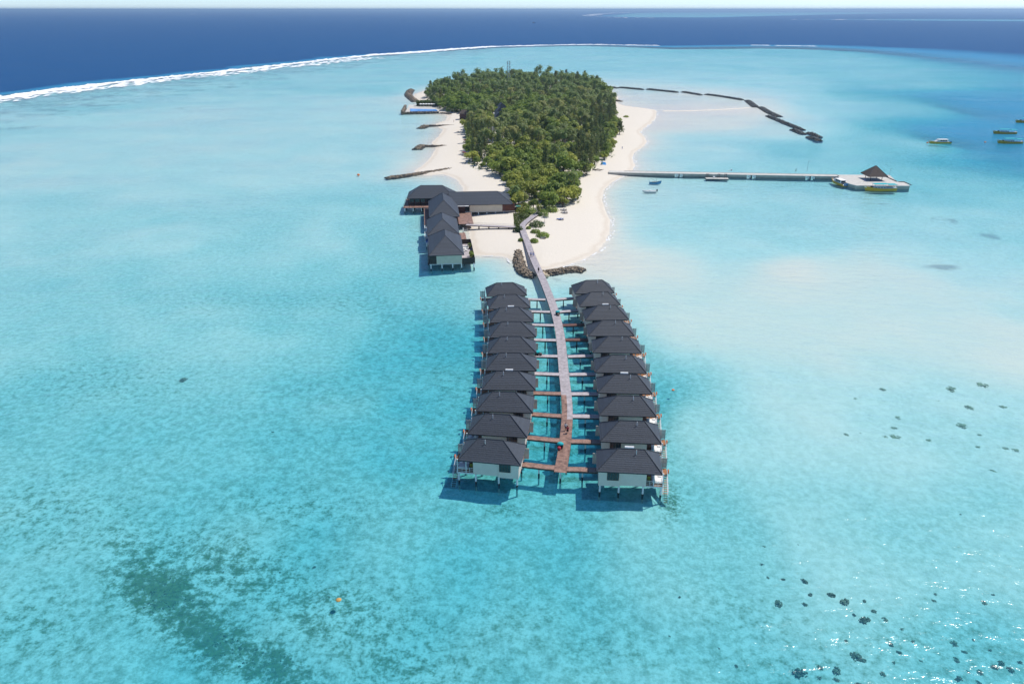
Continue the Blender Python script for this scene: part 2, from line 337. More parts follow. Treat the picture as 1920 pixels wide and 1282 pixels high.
def bed_material():
    m, nt, b = newmat('sand and sea bed')
    pos = nn(nt, 'ShaderNodeNewGeometry').outputs['Position']
    A = lambda n: nn(nt, 'ShaderNodeAttribute', attribute_name=n).outputs['Fac']
    alg, brn, dd = A('algae'), A('brown'), A('depth')
    sep = nn(nt, 'ShaderNodeSeparateXYZ'); nt.links.new(pos, sep.inputs[0])
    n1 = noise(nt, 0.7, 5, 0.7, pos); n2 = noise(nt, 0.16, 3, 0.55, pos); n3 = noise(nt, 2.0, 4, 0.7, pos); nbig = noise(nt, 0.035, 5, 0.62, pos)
    sand = mixc(nt, n3, (0.62, 0.565, 0.475), (0.78, 0.72, 0.62))
    sand = mixc(nt, mathn(nt, 'MULTIPLY_ADD', nbig, 1.6, -0.5, clamp=True), sand, (0.73, 0.665, 0.565))
    sand = mixc(nt, mathn(nt, 'MULTIPLY', mathn(nt, 'SUBTRACT', dd, 0.15), 1.5, clamp=True), sand, mixc(nt, n3, (0.66, 0.64, 0.59), (0.86, 0.84, 0.78)))    # clean white coral sand under water
    # damp band just above the water line
    wet = mathn(nt, 'SUBTRACT', 1.0, mathn(nt, 'MULTIPLY', mathn(nt, 'ABSOLUTE', mathn(nt, 'ADD', sep.outputs[2], mathn(nt, 'MULTIPLY_ADD', n2, -0.5, 0.08))), 5.0), clamp=True)
    sand = mixc(nt, mathn(nt, 'MULTIPLY', wet, 0.42), sand, (0.55, 0.46, 0.35))
    # rubble and algae mottling, with caustic and ripple light painted in, under deeper water
    algae_ripple = mathn(nt, 'MULTIPLY_ADD', mathn(nt, 'ADD', mathn(nt, 'MULTIPLY', n1, .6), mathn(nt, 'MULTIPLY', n3, .4)), 6.5, -2.75, clamp=True)
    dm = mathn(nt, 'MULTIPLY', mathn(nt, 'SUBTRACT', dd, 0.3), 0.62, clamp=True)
    c = mixc(nt, mathn(nt, 'MULTIPLY', mathn(nt, 'MULTIPLY', algae_ripple, dm), mathn(nt, 'MULTIPLY_ADD', alg, 0.5, 0.68, clamp=True)), sand, (0.25, 0.3, 0.22))
    a2 = mathn(nt, 'ADD', mathn(nt, 'MULTIPLY', mathn(nt, 'ADD', n1, mathn(nt, 'MULTIPLY', n3, .6)), 4.0), mathn(nt, 'MULTIPLY_ADD', alg, 2.5, -3.95), clamp=True)
    c = mixc(nt, mathn(nt, 'MULTIPLY', a2, 0.88), c, mixc(nt, mathn(nt, 'MULTIPLY_ADD', n3, 4.0, -1.5, clamp=True), (0.045, 0.085, 0.03), (0.17, 0.22, 0.1)))
    b2 = mathn(nt, 'ADD', mathn(nt, 'MULTIPLY', mathn(nt, 'ADD', mathn(nt, 'MULTIPLY', n2, .6), nbig), 5.0), mathn(nt, 'MULTIPLY_ADD', brn, 2.6, -5.6), clamp=True)
    c = mixc(nt, mathn(nt, 'MULTIPLY', b2, 0.62), c, mixc(nt, n1, (0.17, 0.14, 0.15), (0.36, 0.31, 0.3)))
    nt.links.new(c, b.inputs['Base Color'])
    b.inputs['Roughness'].default_value = 0.9; b.inputs['Specular IOR Level'].default_value = 0.1
    bp = nn(nt, 'ShaderNodeBump'); bp.inputs['Strength'].default_value = 0.5; bp.inputs['Distance'].default_value = 0.25
    nt.links.new(n1, bp.inputs['Height']); nt.links.new(bp.outputs[0], b.inputs['Normal'])
    return m
def water_material():
    m, nt, b = newmat('sea water'); nt.nodes.remove(b)
    out = nt.nodes['Material Output']
    geo = nn(nt, 'ShaderNodeNewGeometry'); pos = geo.outputs['Position']
    d = nn(nt, 'ShaderNodeAttribute', attribute_name='depth').outputs['Fac']
    # absorption over the way down, the same for any direction of view (refraction keeps the path steep)
    def T(k): return mathn(nt, 'POWER', math.e, mathn(nt, 'MULTIPLY', d, -k))
    cc = nn(nt, 'ShaderNodeCombineColor')
    for i, k in enumerate((0.40, 0.062, 0.033)): nt.links.new(T(k), cc.inputs[i])
    tr = nn(nt, 'ShaderNodeBsdfTransparent'); nt.links.new(cc.outputs[0], tr.inputs[0])
    # ripples
    mp = nn(nt, 'ShaderNodeMapping'); mp.inputs['Rotation'].default_value = (0, 0, R(28)); mp.inputs['Scale'].default_value = (0.55, 1.0, 1.0)
    nt.links.new(pos, mp.inputs[0])
    h = mathn(nt, 'ADD', mathn(nt, 'MULTIPLY', noise(nt, 0.28, 2, 0.5, mp.outputs[0]), 1.0), mathn(nt, 'MULTIPLY', noise(nt, 1.1, 3, 0.6, mp.outputs[0]), 0.27))
    h = mathn(nt, 'ADD', h, mathn(nt, 'MULTIPLY', noise(nt, 0.06, 2, 0.5, mp.outputs[0]), 0.8))
    bp = nn(nt, 'ShaderNodeBump'); bp.inputs['Strength'].default_value = 1.0; bp.inputs['Distance'].default_value = 0.55
    nt.links.new(h, bp.inputs['Height'])
    dot = nn(nt, 'ShaderNodeVectorMath', operation='DOT_PRODUCT'); nt.links.new(geo.outputs['Incoming'], dot.inputs[0]); nt.links.new(bp.outputs[0], dot.inputs[1])
    c2 = mathn(nt, 'MULTIPLY', dot.outputs['Value'], dot.outputs['Value'])
    mp2 = nn(nt, 'ShaderNodeMapping'); mp2.inputs['Scale'].default_value = (0.5, 1.0, 1.0); nt.links.new(pos, mp2.inputs[0])
    wind = mathn(nt, 'MULTIPLY_ADD', noise(nt, 0.022, 5, 0.6, mp2.outputs[0]), 0.12, -0.03)          # gusts roughen some stretches more than others
    c1 = mathn(nt, 'MINIMUM', mathn(nt, 'SQRT', mathn(nt, 'ADD', c2, mathn(nt, 'ADD', mathn(nt, 'MAXIMUM', wind, 0.012), mathn(nt, 'MULTIPLY', mathn(nt, 'MULTIPLY', d, 0.04, clamp=True), 0.10)))), 1.0)     # wave slopes keep the grazing angle from closing
    fr = mathn(nt, 'MULTIPLY_ADD', mathn(nt, 'POWER', mathn(nt, 'SUBTRACT', 1.0, c1), 5.0), 0.98, 0.02)
    gl = nn(nt, 'ShaderNodeBsdfGlossy'); gl.inputs['Roughness'].default_value = 0.165
    nt.links.new(bp.outputs[0], gl.inputs['Normal'])
    # light scattered back by the water itself, deeper = more
    df = nn(nt, 'ShaderNodeBsdfDiffuse')
    body = mathn(nt, 'SUBTRACT', 1.0, mathn(nt, 'POWER', math.e, mathn(nt, 'MULTIPLY', mathn(nt, 'MULTIPLY', d, -1.0), mathn(nt, 'MULTIPLY_ADD', d, 0.014, 0.05))))
    nt.links.new(mixc(nt, mathn(nt, 'MULTIPLY', d, 0.035, clamp=True), (0.03, 0.36, 0.6), (0.003, 0.066, 0.2)), df.inputs[0])
    nt.links.new(bp.outputs[0], df.inputs['Normal'])
    m1 = nn(nt, 'ShaderNodeMixShader'); nt.links.new(body, m1.inputs[0]); nt.links.new(tr.outputs[0], m1.inputs[1]); nt.links.new(df.outputs[0], m1.inputs[2])
    m2 = nn(nt, 'ShaderNodeMixShader'); nt.links.new(fr, m2.inputs[0]); nt.links.new(m1.outputs[0], m2.inputs[1]); nt.links.new(gl.outputs[0], m2.inputs[2])
    nt.links.new(m2.outputs[0], out.inputs[0])
    return m
algae = blobs(PG, ALGAE); brown = blobs(PG, [(x, y, rx, ry, a, st * (1.7 if x > 1180 and y > 350 else (.6 if x > 1180 else 1.0))) for x, y, rx, ry, a, st in BROWN]) * np.clip(fbm(PG, 16.0, 91) * 2.6 - .55, 0.1, 1.2)
reefd = sdf(PG, REEF); ang_ = np.arctan2(PG[:, 0], PG[:, 1])
brown = np.maximum(brown, 0.8 * (1 - sstep(reefd, 50, 260)) * (1 - sstep(ang_, -.06, .1)) * (reefd > -60))
bedz = np.where(sdist > 0, land, -dep) + np.where(dep > 0.6, (fbm(PG, 3.0, 21) - .5) * .3, 0)
last = int(np.searchsorted(rows, 12000))
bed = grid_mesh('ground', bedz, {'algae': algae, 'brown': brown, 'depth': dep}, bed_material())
sea = grid_mesh('water', np.zeros(len(PG)), {'depth': dep}, water_material())
def ground_z(x, y):
    d, l, s = depth_at(np.array([[x, y]]))
    return float(l[0]) if s[0] > 0 else -float(d[0])
def on_ground(px, py):
    z = 0.0
    for _ in range(4):
        p = at(px, py, z); z = ground_z(p.x, p.y)
    return at(px, py, z)

# ------------------------------------------------------------------ hipped roofs with real tile courses
def hip_roof(parent, name, a, b, ze, zr, r0, r1, n=11, mirror=False, label=None, tile=TILE, swap=False, M=None):
    """eave rectangle 2a x 2b, ridge along x from r0 to r1; swap turns the ridge along y"""
    def P(x, y, z):
        p = Vector((y, -x, z)) if swap else Vector((x, y, z))
        return M @ p if M is not None else p
    def ring(t, up=0.0, out=0.0):
        x0 = -a + (r0 + a) * t - out; x1 = a + (r1 - a) * t + out; y = b * (1 - t) + out; z = ze + (zr - ze) * t + up
        return [P(x0, -y, z), P(x1, -y, z), P(x1, y, z), P(x0, y, z)]
    base = MB()
    lo, hi = ring(0, -0.2, -0.03), ring(0, -0.02, -0.03)
    base.add(lo + hi, [(3,2,1,0),(0,1,5,4),(1,2,6,5),(2,3,7,6),(3,0,4,7)])
    top = ring(0.985, -0.05)
    base.add(hi + top, [(0,1,5,4),(1,2,6,5),(2,3,7,6),(3,0,4,7),(4,5,6,7)])
    ro = base.build(name, HIPCAP, parent, mirror, label=label)
    for i in range(n):
        t0, t1 = i / n, (i + 1) / n
        o_, u_, in_ = ring(t0, 0.04, 0.015), ring(t1, 0.01), ring(t0, 0.0)
        m = MB(); m.add(o_ + u_ + in_, [(0,1,5,4),(1,2,6,5),(2,3,7,6),(3,0,4,7),(8,9,1,0),(9,10,2,1),(10,11,3,2),(11,8,0,3)])
        if i == n - 1: m.add(u_, [(0,1,2,3)])
        m.build('tile_course', tile, ro, mirror)
    e, r = ring(0, 0.09), ring(1, 0.06)
    for p, q in ((e[0], r[0]), (e[3], r[0]), (e[1], r[1]), (e[2], r[1]), (r[0], r[1])):
        MB().tube(p, q, 0.07, 0.07, 5).build('ridge_cap', HIPCAP, ro, mirror)
    return ro

# ------------------------------------------------------------------ overwater villas
def make_villa(mirror):
    root = thing('overwater_villa', 'x', 'villa', group='overwater villas along the boardwalk')
    B = lambda name, mb, m, par=root, **k: mb.build(name, m, par, mirror, **k)
    B('wall', MB().box(-1.5, 3.05, -2.9, 2.9, 1.9, 4.82), WALL)
    bath = B('bathroom_wall', MB().box(-5.2, -1.503, -3.03, 2.9, 1.72, 4.82), WALL)
    # window of the bathroom, a bay of dark glass
    fr = MB()
    x0, x1, z0, z1, y = -3.75, -1.72, 3.0, 4.55, -3.03
    for a_, b_ in ((x0, x0 + .07), (x1 - .07, x1)): fr.box(a_, b_, y - .1, y - .002, z0, z1)
    for a_, b_ in ((z0, z0 + .07), (z1 - .07, z1)): fr.box(x0 + .072, x1 - .072, y - .1, y - .002, a_, b_)
    for k in (1, 2, 3): fr.box(x0 + (x1 - x0) * k / 4 - .03, x0 + (x1 - x0) * k / 4 + .03, y - .09, y - .003, z0 + .072, z1 - .072)
    wf = B('window', fr, FRAME)
    for k in range(4):
        w = (x1 - x0) / 4
        B('pane', MB().box(x0 + w * k + .035, x0 + w * (k + 1) - .035, y - .05, y - .004, z0 + .074, z1 - .074), GLASS, wf)
    # dark doorway in the back wall and side windows of the bedroom facing the veranda
    dr = B('door', MB().box(-3.6, -2.2, 2.9, 2.96, 2.1, 4.3), DARKWOOD)
    B('handle', MB().box(-2.45, -2.4, 2.965, 3.02, 3.1, 3.35), STEEL, dr)
    sl = MB()
    for a_ in (-2.2, -.8, .6, 2.0): sl.box(3.052, 3.11, a_ - .05, a_ + .05, 2.2, 4.5)
    sl.box(3.052, 3.11, -2.25, 2.05, 4.5, 4.6)
    gd = B('glass_door', sl, FRAME)
    for a_ in (-2.15, -.75, .65): B('pane', MB().box(3.053, 3.08, a_ + .003, a_ + 1.297, 2.2, 4.497), GLASS, gd)
    B('trim', MB().box(-5.24, 3.09, -3.07, -2.94 + .0, 4.72, 4.8).box(3.0, 6.0, -2.98, -2.84, 4.6, 4.78), WHITE)
    hip_roof(root, 'roof', 5.65, 3.45, 4.92, 7.6, -1.95, 2.65, 11, mirror)
    # veranda
    dk = MB()
    for k in range(14): dk.box(3.06, 6.0, -2.9 + k * .42, -2.9 + k * .42 + .39, 2.03, 2.13)
    B('veranda_deck', dk, DECKWOOD)
    B('veranda_beam', MB().box(3.06, 6.04, -2.98, -2.9, 1.85, 2.12).box(6.0, 6.08, -2.9, 2.9, 1.85, 2.12), WHITE)
    for x, yy in ((4.35, -2.82), (5.94, -2.82), (5.94, 2.8)): B('veranda_post', MB().box(x - .07, x + .07, yy - .07, yy + .07, 2.13, 4.75), WHITE)
    rl = MB()
    for z in (2.32, 2.72, 3.08): rl.box(3.06, 6.0, -2.86, -2.8, z, z + .055)
    for x in (3.7, 5.1): rl.box(x - .03, x + .03, -2.86 + .002, -2.802, 2.13, 3.08)
    for z in (2.32, 2.72, 3.08): rl.box(5.9, 5.96, -2.74, -1.2, z, z + .055)
    B('railing', rl, WHITE)
    # landing, ladder into the water, privacy screen
    ld = MB()
    for k in range(5): ld.box(6.09, 7.15, .9 + k * .42, .9 + k * .42 + .39, 1.95, 2.05)
    B('landing', ld, DECKWOOD)
    st = B('stairs', MB().tube((6.2, .9, 2.0), (6.2, -3.6, -.9), .07).tube((7.05, .9, 2.0), (7.05, -3.6, -.9), .07).tube((6.2, .85, 3.0), (6.2, -2.6, .8), .045).tube((7.05, .85, 3.0), (7.05, -2.6, .8), .045).tube((6.2, .85, 2.0), (6.2, .85, 3.2), .05).tube((7.05, .85, 2.0), (7.05, .85, 3.2), .05), WHITE)
    for k in range(13):
        t = (k + .5) / 13; yy = .9 - 4.5 * t; z = 2.0 - 2.9 * t
        B('tread', MB().box(6.22, 7.03, yy - .12, yy + .12, z - .03, z + .03), DECKWOOD, st)
    sc = MB()
    for k in range(12): sc.box(5.75, 7.15, 3.0, 3.05, 2.2 + k * .17, 2.2 + k * .17 + .11)
    for x in (5.78, 6.45, 7.12): sc.box(x - .035, x + .035, 3.052, 3.11, 1.95, 4.25)
    B('privacy_screen', sc, SCREEN)
    B('wing_wall', MB().box(-6.25, -5.25, 2.75, 2.87, 2.4, 4.6), BEIGE)
    B('entrance_deck', MB().box(-5.3, -2.0, 3.0, 4.5, 1.86, 1.98), BROWNWOOD)
    B('vent_pipe', MB().tube((1.2, -.75, 6.6), (1.2, -.75, 7.9), .06), WHITE)
    for x in (-4.9, -1.6, 2.6, 5.7):
        for yy in (-2.84, 2.6):
            s = B('stilt', MB().tube((x, yy, .35), (x, yy, 1.9), .17, .17, 8), PILE)
            B('foot', MB().tube((x, yy, -.75), (x, yy, .352), .18, .178, 8).tube((x, yy, -3.2), (x, yy, -.752), .17, .17, 8, 1), [PILEFOOT, PILEPALE], s)
    return root
RV = [(1119,882.5,1242,890),(1125.5,827.5,1240,832),(1123,778,1231,781),(1121,736,1223,738),(1114.5,697.5,1214,700),(1110,660,1205,662.5),(1102,629,1191,630),(1096,601,1180.5,598),(1082.5,574,1168,572),(1076,551,1154,548)]
LV = [(860,862,975,872.5),(878,812,987.5,821),(892.5,771,999.5,773),(903,730,1005,731.5),(911,694,1006,694.5),(915,661,1006,662.5),(917.5,633,1006,631),(918,604.5,1001,602.5),(916,579,995,577),(911,556,989.5,553)]
def spots(V):
    out = []; rots = []
    for a in V:
        A, Bp = at(a[0], a[1], 4.95), at(a[2], a[3], 4.95); d = Bp - A; rots.append(math.atan2(d.y, d.x))
    for i, a in enumerate(V):
        r = sum(rots[max(0, i-1):i+2]) / len(rots[max(0, i-1):i+2])
        A, Bp = at(a[0], a[1], 4.95), at(a[2], a[3], 4.95); c = (A + Bp) / 2
        out.append((c.x - math.sin(r) * 3.45, c.y + math.cos(r) * 3.45, r))
    return out
def tank_mesh():
    m = MB(); m.tube((-.8, .3, 7.75), (.8, .3, 7.75), .26, .26, 8)
    for x in (-.5, .5): m.box(x - .03, x + .03, .1, .5, 7.2, 7.5)
    return m
VILLAS = {}
for side, V, mir in (('jetty', RV, False), ('spa', LV, True)):
    proto = make_villa(mir); tree = tree_of(proto)
    sp = spots(V); VILLAS[side] = sp
    for i, (x, y, r) in enumerate(sp):
        o = proto if i == 0 else copy_tree(proto, tree)
        extra = ''
        if (side, i) in (('jetty', 0), ('jetty', 3), ('jetty', 7), ('spa', 3), ('spa', 7)):
            extra = ', white tank behind ridge'
        nm = {0: 'nearest', 9: 'farthest'}.get(i, ORD[i] + ' from the near end')
        place(o, (x, y, 0), r, f'charcoal-roofed overwater villa, {nm}, {side} side of boardwalk{extra}')
        if extra: tank_mesh().build('water_tank', WHITE, o)

# ------------------------------------------------------------------ boardwalk and footbridges
WP = [(1050.5,884.5),(1058,840),(1062.5,797),(1063.5,765),(1061.5,736),(1057.5,700),(1052.5,645),(1048.5,617),(1043,592),(1036,570),(1027.5,547),(1017.5,522.5),(1007,500),(997.5,478),(989,454),(982,436),(979.5,424),(984,417),(992,410.5),(1002,403.5),(1012,397)]
wp = [at(x, y, 2.05) for x, y in WP]
def spline(pts, step):
    dense = []
    for i in range(len(pts) - 1):
        p0, p1, p2, p3 = pts[max(i-1, 0)], pts[i], pts[i+1], pts[min(i+2, len(pts)-1)]
        for k in range(20):
            t = k / 20
            dense.append(0.5 * ((2*p1) + (p2-p0)*t + (2*p0-5*p1+4*p2-p3)*t*t + (3*p1-p0-3*p2+p3)*t**3))
    dense.append(pts[-1]); out = [dense[0]]; acc = 0
    for a, b in zip(dense, dense[1:]):
        L = (b - a).length; acc += L
        while acc >= step:
            acc -= step; out.append(b + (a - b) * (acc / max(L, 1e-6)))
    return out
path = spline(wp, 0.3)
bw = thing('boardwalk', 'long curved plank boardwalk on piles between the villa rows and the beach', 'boardwalk')
newp, oldp, beams = MB(), MB(), MB()
HW = 1.12
for i, p in enumerate(path[:-1]):
    d = (path[i+1] - p); d.z = 0; d.normalize(); n_ = Vector((d.y, -d.x, 0))
    M = Matrix.Translation(p) @ Matrix(((n_.x, d.x, 0, 0), (n_.y, d.y, 0, 0), (0, 0, 1, 0), (0, 0, 0, 1)))
    for s0, s1, left in ((-HW, -.006, True), (.006, HW, False)):
        brownp = p.y < 132.0 or (left and p.y < 142.6)
        dz = rnd.uniform(-.008, .008)
        (newp if brownp else oldp).box(s0 + rnd.uniform(-.02, .02) * (s0 < -.1), s1, 0.01, .275, -.12 + dz, -.06 + dz, 0, M)
    if i % 1 == 0:
        for x in (-HW + .06, HW - .06): beams.box(x - .1, x + .1, 0, .302, -.42, -.125, 0, M)
newp.build('new_planking', BROWNWOOD, bw, kind='stuff', label='reddish brown planks at the near end')
oldp.build('weathered_planking', GREYWOOD, bw, kind='stuff', label='weathered grey planks')
beams.build('beam', BEAM, bw)
def pile(parent, p, top=1.62, r=.15, bottom=-3.9):
    s = MB().tube((p.x, p.y, .3), (p.x, p.y, top), r, r, 8).build('pile', PILE, parent)
    MB().tube((p.x, p.y, -.75), (p.x, p.y, .302), r + .02, r + .02, 8).tube((p.x, p.y, bottom), (p.x, p.y, -.752), r, r, 8, 1).build('foot', [PILEFOOT, PILEPALE], s)
for i in range(2, len(path) - 2, 22):
    p = path[i]; d = (path[i+1] - p); n_ = Vector((d.y, -d.x, 0)).normalized()
    pile(bw, p)
RC = [((1064,878),(1121,880)),((1070,826),(1126,827)),((1072,779),(1124,780)),((1072,737.5),(1121,737.5)),((1068.5,701),(1117,700.5)),((1065.5,667.5),(1112,666)),((1060.5,636),(1103,636)),((1054.5,609),(1096,607.5)),((1047.5,584),(1087,581)),((1037.5,561),(1076,558))]
LC = [((1041,876),(980,869)),((1050,825),(992,819)),((1052,779),(1000,775)),((1053,737),(1001,735.5)),((1050,701),(1001,699)),((1047.5,667),(1006,666)),((1042,637),(1003,636)),((1038,609),(998,608)),((1031,584),(996,583)),((1022,561),(993,560))]
def footbridge(side, i, A, Bp, kind):
    a, b = at(*A, 2.0), at(*Bp, 2.0)
    d = b - a; L = d.length + .9; d.normalize(); a = a - d * .12; rz = math.atan2(d.y, d.x)
    nm = {0: 'nearest', 9: 'farthest'}.get(i, ORD[i])
    col = {'new': 'reddish brown', 'old': 'weathered grey', 'dark': 'dark brown', 'mixed': 'part brown part grey'}[kind]
    fb = thing('footbridge', f'{col} plank footbridge to the {nm} villa on the {side} side', 'footbridge', (a.x, a.y, 0), rz, 'footbridges to the villas')
    pk, pk2 = MB(), MB(); x = 0.0
    while x < L:
        wdt = .29; dz = rnd.uniform(-.008, .008)
        (pk2 if kind == 'mixed' and x > L * .62 else pk).box(x, min(x + wdt, L), -.74 + rnd.uniform(-.02, .02), .74 + rnd.uniform(-.02, .02), 1.88 + dz, 1.94 + dz); x += .305
    base = {'new': BROWNWOOD, 'old': GREYWOOD, 'dark': DARKPLANK, 'mixed': BROWNWOOD}[kind]
    pk.build('planking', base, fb, kind='stuff')
    if pk2.v: pk2.build('grey_planking', GREYDARK, fb, kind='stuff', label='greyer planks by the villa')
    MB().box(0, L, -.7, -.55, 1.55, 1.875).box(0, L, .55, .7, 1.55, 1.875).build('beam', BEAM, fb)
    s = MB().tube((L * .45, 0, .3), (L * .45, 0, 1.7), .15, .15, 8).build('pile', PILE if i < 6 else BEAM, fb)
    MB().tube((L * .45, 0, -.75), (L * .45, 0, .302), .17, .17, 8).tube((L * .45, 0, -3.2), (L * .45, 0, -.752), .15, .15, 8, 1).build('foot', [PILEFOOT, PILEPALE], s)
DARKPLANK = mat('dark brown planks', (0.15, 0.075, 0.06), 0.6, 0.35, 1.2, stretch=(1.2, 4, 1))
GREYDARK = mat('grey brown planks', (0.25, 0.2, 0.19), 0.6, 0.3, 1.2, stretch=(1.2, 4, 1))
for i, (A, Bp) in enumerate(RC): footbridge('jetty', i, A, Bp, ['mixed', 'mixed', 'old', 'old', 'old', 'old', 'dark', 'dark', 'old', 'old'][i])
for i, (A, Bp) in enumerate(LC): footbridge('spa', i, A, Bp, ['new', 'new', 'new', 'new', 'old', 'old', 'old', 'old', 'old', 'old'][i])

# ------------------------------------------------------------------ things on the verandas
def local(side, i, x, y, z):
    X, Y, r = VILLAS[side][i]
    if side == 'spa': x = -x
    return (X + x * math.cos(r) - y * math.sin(r), Y + x * math.sin(r) + y * math.cos(r), z), r
ring_me = None
for side in ('jetty', 'spa'):
    for i in range(10):
        loc, r = local(side, i, 7.24, .95, 2.75)
        if ring_me is None:
            bm = bmesh.new(); n, k = 12, 6; vs = []
            for a_ in range(n):
                for b_ in range(k):
                    t, u = 2*math.pi*a_/n, 2*math.pi*b_/k; rr = .3 + .11*math.cos(u)
                    vs.append(bm.verts.new((.11*math.sin(u), rr*math.cos(t), rr*math.sin(t))))
            for a_ in range(n):
                for b_ in range(k): bm.faces.new((vs[a_*k+b_], vs[a_*k+(b_+1) % k], vs[((a_+1) % n)*k+(b_+1) % k], vs[((a_+1) % n)*k+b_]))
            ring_me = bpy.data.meshes.new('life_ring'); bm.to_mesh(ring_me); bm.free(); ring_me.materials.append(ORANGE)
        nm = {0: 'nearest', 9: 'farthest'}.get(i, ORD[i])
        o = link('life_ring', ring_me); place(o, loc, r); tag(o, f'orange life ring on the stair rail of the {nm} villa, {side} side', 'life ring', 'life rings at the villa stairs')
db = thing('daybed', 'x', 'daybed', group='white daybeds on the verandas')
MB().box(-.95, .95, -1.1, 1.1, .18, .4).box(-.9, -.75, -1.0, -.9, 0, .18).box(.75, .9, -1.0, -.9, 0, .18).box(-.9, -.75, .9, 1.0, 0, .18).box(.75, .9, .9, 1.0, 0, .18).build('bed_frame', DECKWOOD, db)
MB().box(-.9, .9, -1.05, 1.05, .403, .6).build('mattress', CLOTH, db)
MB().box(-.85, -.35, .5, .95, .603, .78).box(.3, .85, .5, .95, .603, .78).build('pillow', CLOTH, db)
first = True; tree = tree_of(db)
for side, i in [('jetty', k) for k in range(8)] + [('spa', 1), ('spa', 0), ('spa', 5)]:
    o = db if first else copy_tree(db, tree); first = False
    loc, r = local(side, i, 5.0, -1.45, 2.131)
    nm = 'nearest' if i == 0 else ORD[i] + ' from the near end'
    place(o, loc, r, f'white daybed on the veranda of the villa {nm}, {side} side')
for side, i, m, lb in (('jetty', 0, GREENCLOTH, 'yellow cushioned chair on the veranda of the nearest jetty side villa'), ('spa', 0, GREENCLOTH, 'yellow cushioned chair under the veranda roof of the nearest spa side villa')):
    loc, r = local(side, i, 3.6, -1.9, 2.131)
    ch = thing('veranda_chair', lb, 'chair', loc, r)
    MB().box(-.3, .3, -.3, .3, .38, .5).build('seat', m, ch); MB().box(-.3, .3, .22, .32, .503, 1.05).build('backrest', m, ch)
    for a_ in (-.25, .25):
        for b_ in (-.25, .25): MB().box(a_ - .03, a_ + .03, b_ - .03, b_ + .03, 0, .377).build('leg', DARKWOOD, ch)

# ------------------------------------------------------------------ people
def person(px, py, zdeck, face, top, bottom, label, hairc=HAIR, h=1.72, dress=False):
    p = at(px, py, zdeck)
    k = h / 1.72
    root = thing('person', label, 'person', p, face)
    V_ = [((0,0,.93),.13),((0,0,1.15),.125),((0,0,1.38),.14),((0,0,1.5),.06),((0,.01,1.6),.085),((0,.02,1.7),.07),
          ((.1,0,.88),.095),((.11,.14,.48),.065),((.11,.1,.07),.045),((.11,.24,.04),.04),((-.1,0,.88),.095),((-.11,-.06,.48),.065),((-.11,-.26,.1),.045),((-.11,-.16,.04),.04),
          ((.2,0,1.4),.06),((.26,-.1,1.12),.047),((.27,-.02,.88),.036),((-.2,0,1.4),.06),((-.26,.1,1.12),.047),((-.27,.2,.9),.036)]
    E_ = [(0,1),(1,2),(2,3),(3,4),(4,5),(0,6),(6,7),(7,8),(8,9),(0,10),(10,11),(11,12),(12,13),(2,14),(14,15),(15,16),(2,17),(17,18),(18,19)]
    me = bpy.data.meshes.new('body'); me.from_pydata([tuple(c * k for c in v) for v, r_ in V_], E_, [])
    o = link('body', me, root); o.modifiers.new('skin', 'SKIN'); sb = o.modifiers.new('sub', 'SUBSURF'); sb.levels = 1; sb.render_levels = 1
    for i, (v, r_) in enumerate(V_): me.skin_vertices[0].data[i].radius = (r_ * k, r_ * k)
    me.skin_vertices[0].data[0].use_root = True
    dg = bpy.context.evaluated_depsgraph_get(); dg.update()
    m2 = bpy.data.meshes.new_from_object(o.evaluated_get(dg)); o.modifiers.clear(); o.data = m2; m2.materials.clear(); m2.materials.append(SKIN)
    sh = MB().lathe([(.175*k, .84*k), (.165*k, 1.0*k), (.17*k, 1.2*k), (.19*k, 1.36*k), (.1*k, 1.47*k)], 10, (0,0,0), 1.12, .85)
    for s in (1, -1): sh.tube((.17*s*k, 0, 1.41*k), (.25*s*k, -.06*s*k, 1.2*k), .085*k, .07*k)
    sh.build('shirt', top, root)
    if dress: MB().lathe([(.26*k, .55*k), (.2*k, .75*k), (.17*k, .9*k)], 10).build('skirt', bottom, root)
    else:
        sr = MB().lathe([(.17*k, .8*k), (.178*k, .92*k)], 10, (0,0,0), 1.12, .85)
        sr.tube((.1*k, 0, .86*k), (.115*k, .13*k, .5*k), .115*k, .09*k).tube((-.1*k, 0, .86*k), (-.115*k, -.05*k, .5*k), .115*k, .09*k)
        sr.build('shorts', bottom, root)
    MB().lathe([(.06*k, 1.6*k), (.1*k, 1.64*k), (.1*k, 1.72*k), (.05*k, 1.78*k)], 9, (0, -.025*k, 0)).build('hair', hairc, root)
    return root
person(1060.5, 807, 1.99, math.pi, WHITE, BLACK, 'person in a loose white shirt walking on the brown boardwalk', h=1.78)
person(1064, 812, 1.99, math.pi, REDSHIRT, BLACK, 'person in red top and long black skirt on the boardwalk', h=1.68, dress=True)
person(995.5, 481.5, 1.99, math.pi, PALEBLUE, BLACK, 'person in lilac top and dark shorts on the grey boardwalk above the beach')
person(999.7, 481.5, 1.99, math.pi, PALEBLUE, PALEBLUE, 'person dressed all in pale blue on the grey boardwalk above the beach', h=1.65)
person(1009.7, 510.5, 1.99, math.pi, BLACK, BLACK, 'person in dark swimwear on the boardwalk beside the rock breakwater')
for x, y, t_, b_, lb in ((851, 229.5, REDSHIRT, BLACK, 'small distant person in red on the sand above the upper groyne'), (859, 250.5, BLACK, BLACK, 'small distant dark figure on the sand between the two hooked groynes'), (1166.5, 280, PALEBLUE, PALEBLUE, 'small distant figure in blue on the sand of the lagoon beach'), (1492, 322.5, BLACK, BLACK, 'small dark figure standing on the concrete jetty'), (1620.5, 341, BLUECLOTH, BLUECLOTH, 'person in blue on the jetty head beside the yellow boat')):
    q = on_ground(x, y)
    zz = 1.6 if x > 1400 else q.z
    person(x, y, zz, rnd.uniform(0, 6), t_, b_, lb)
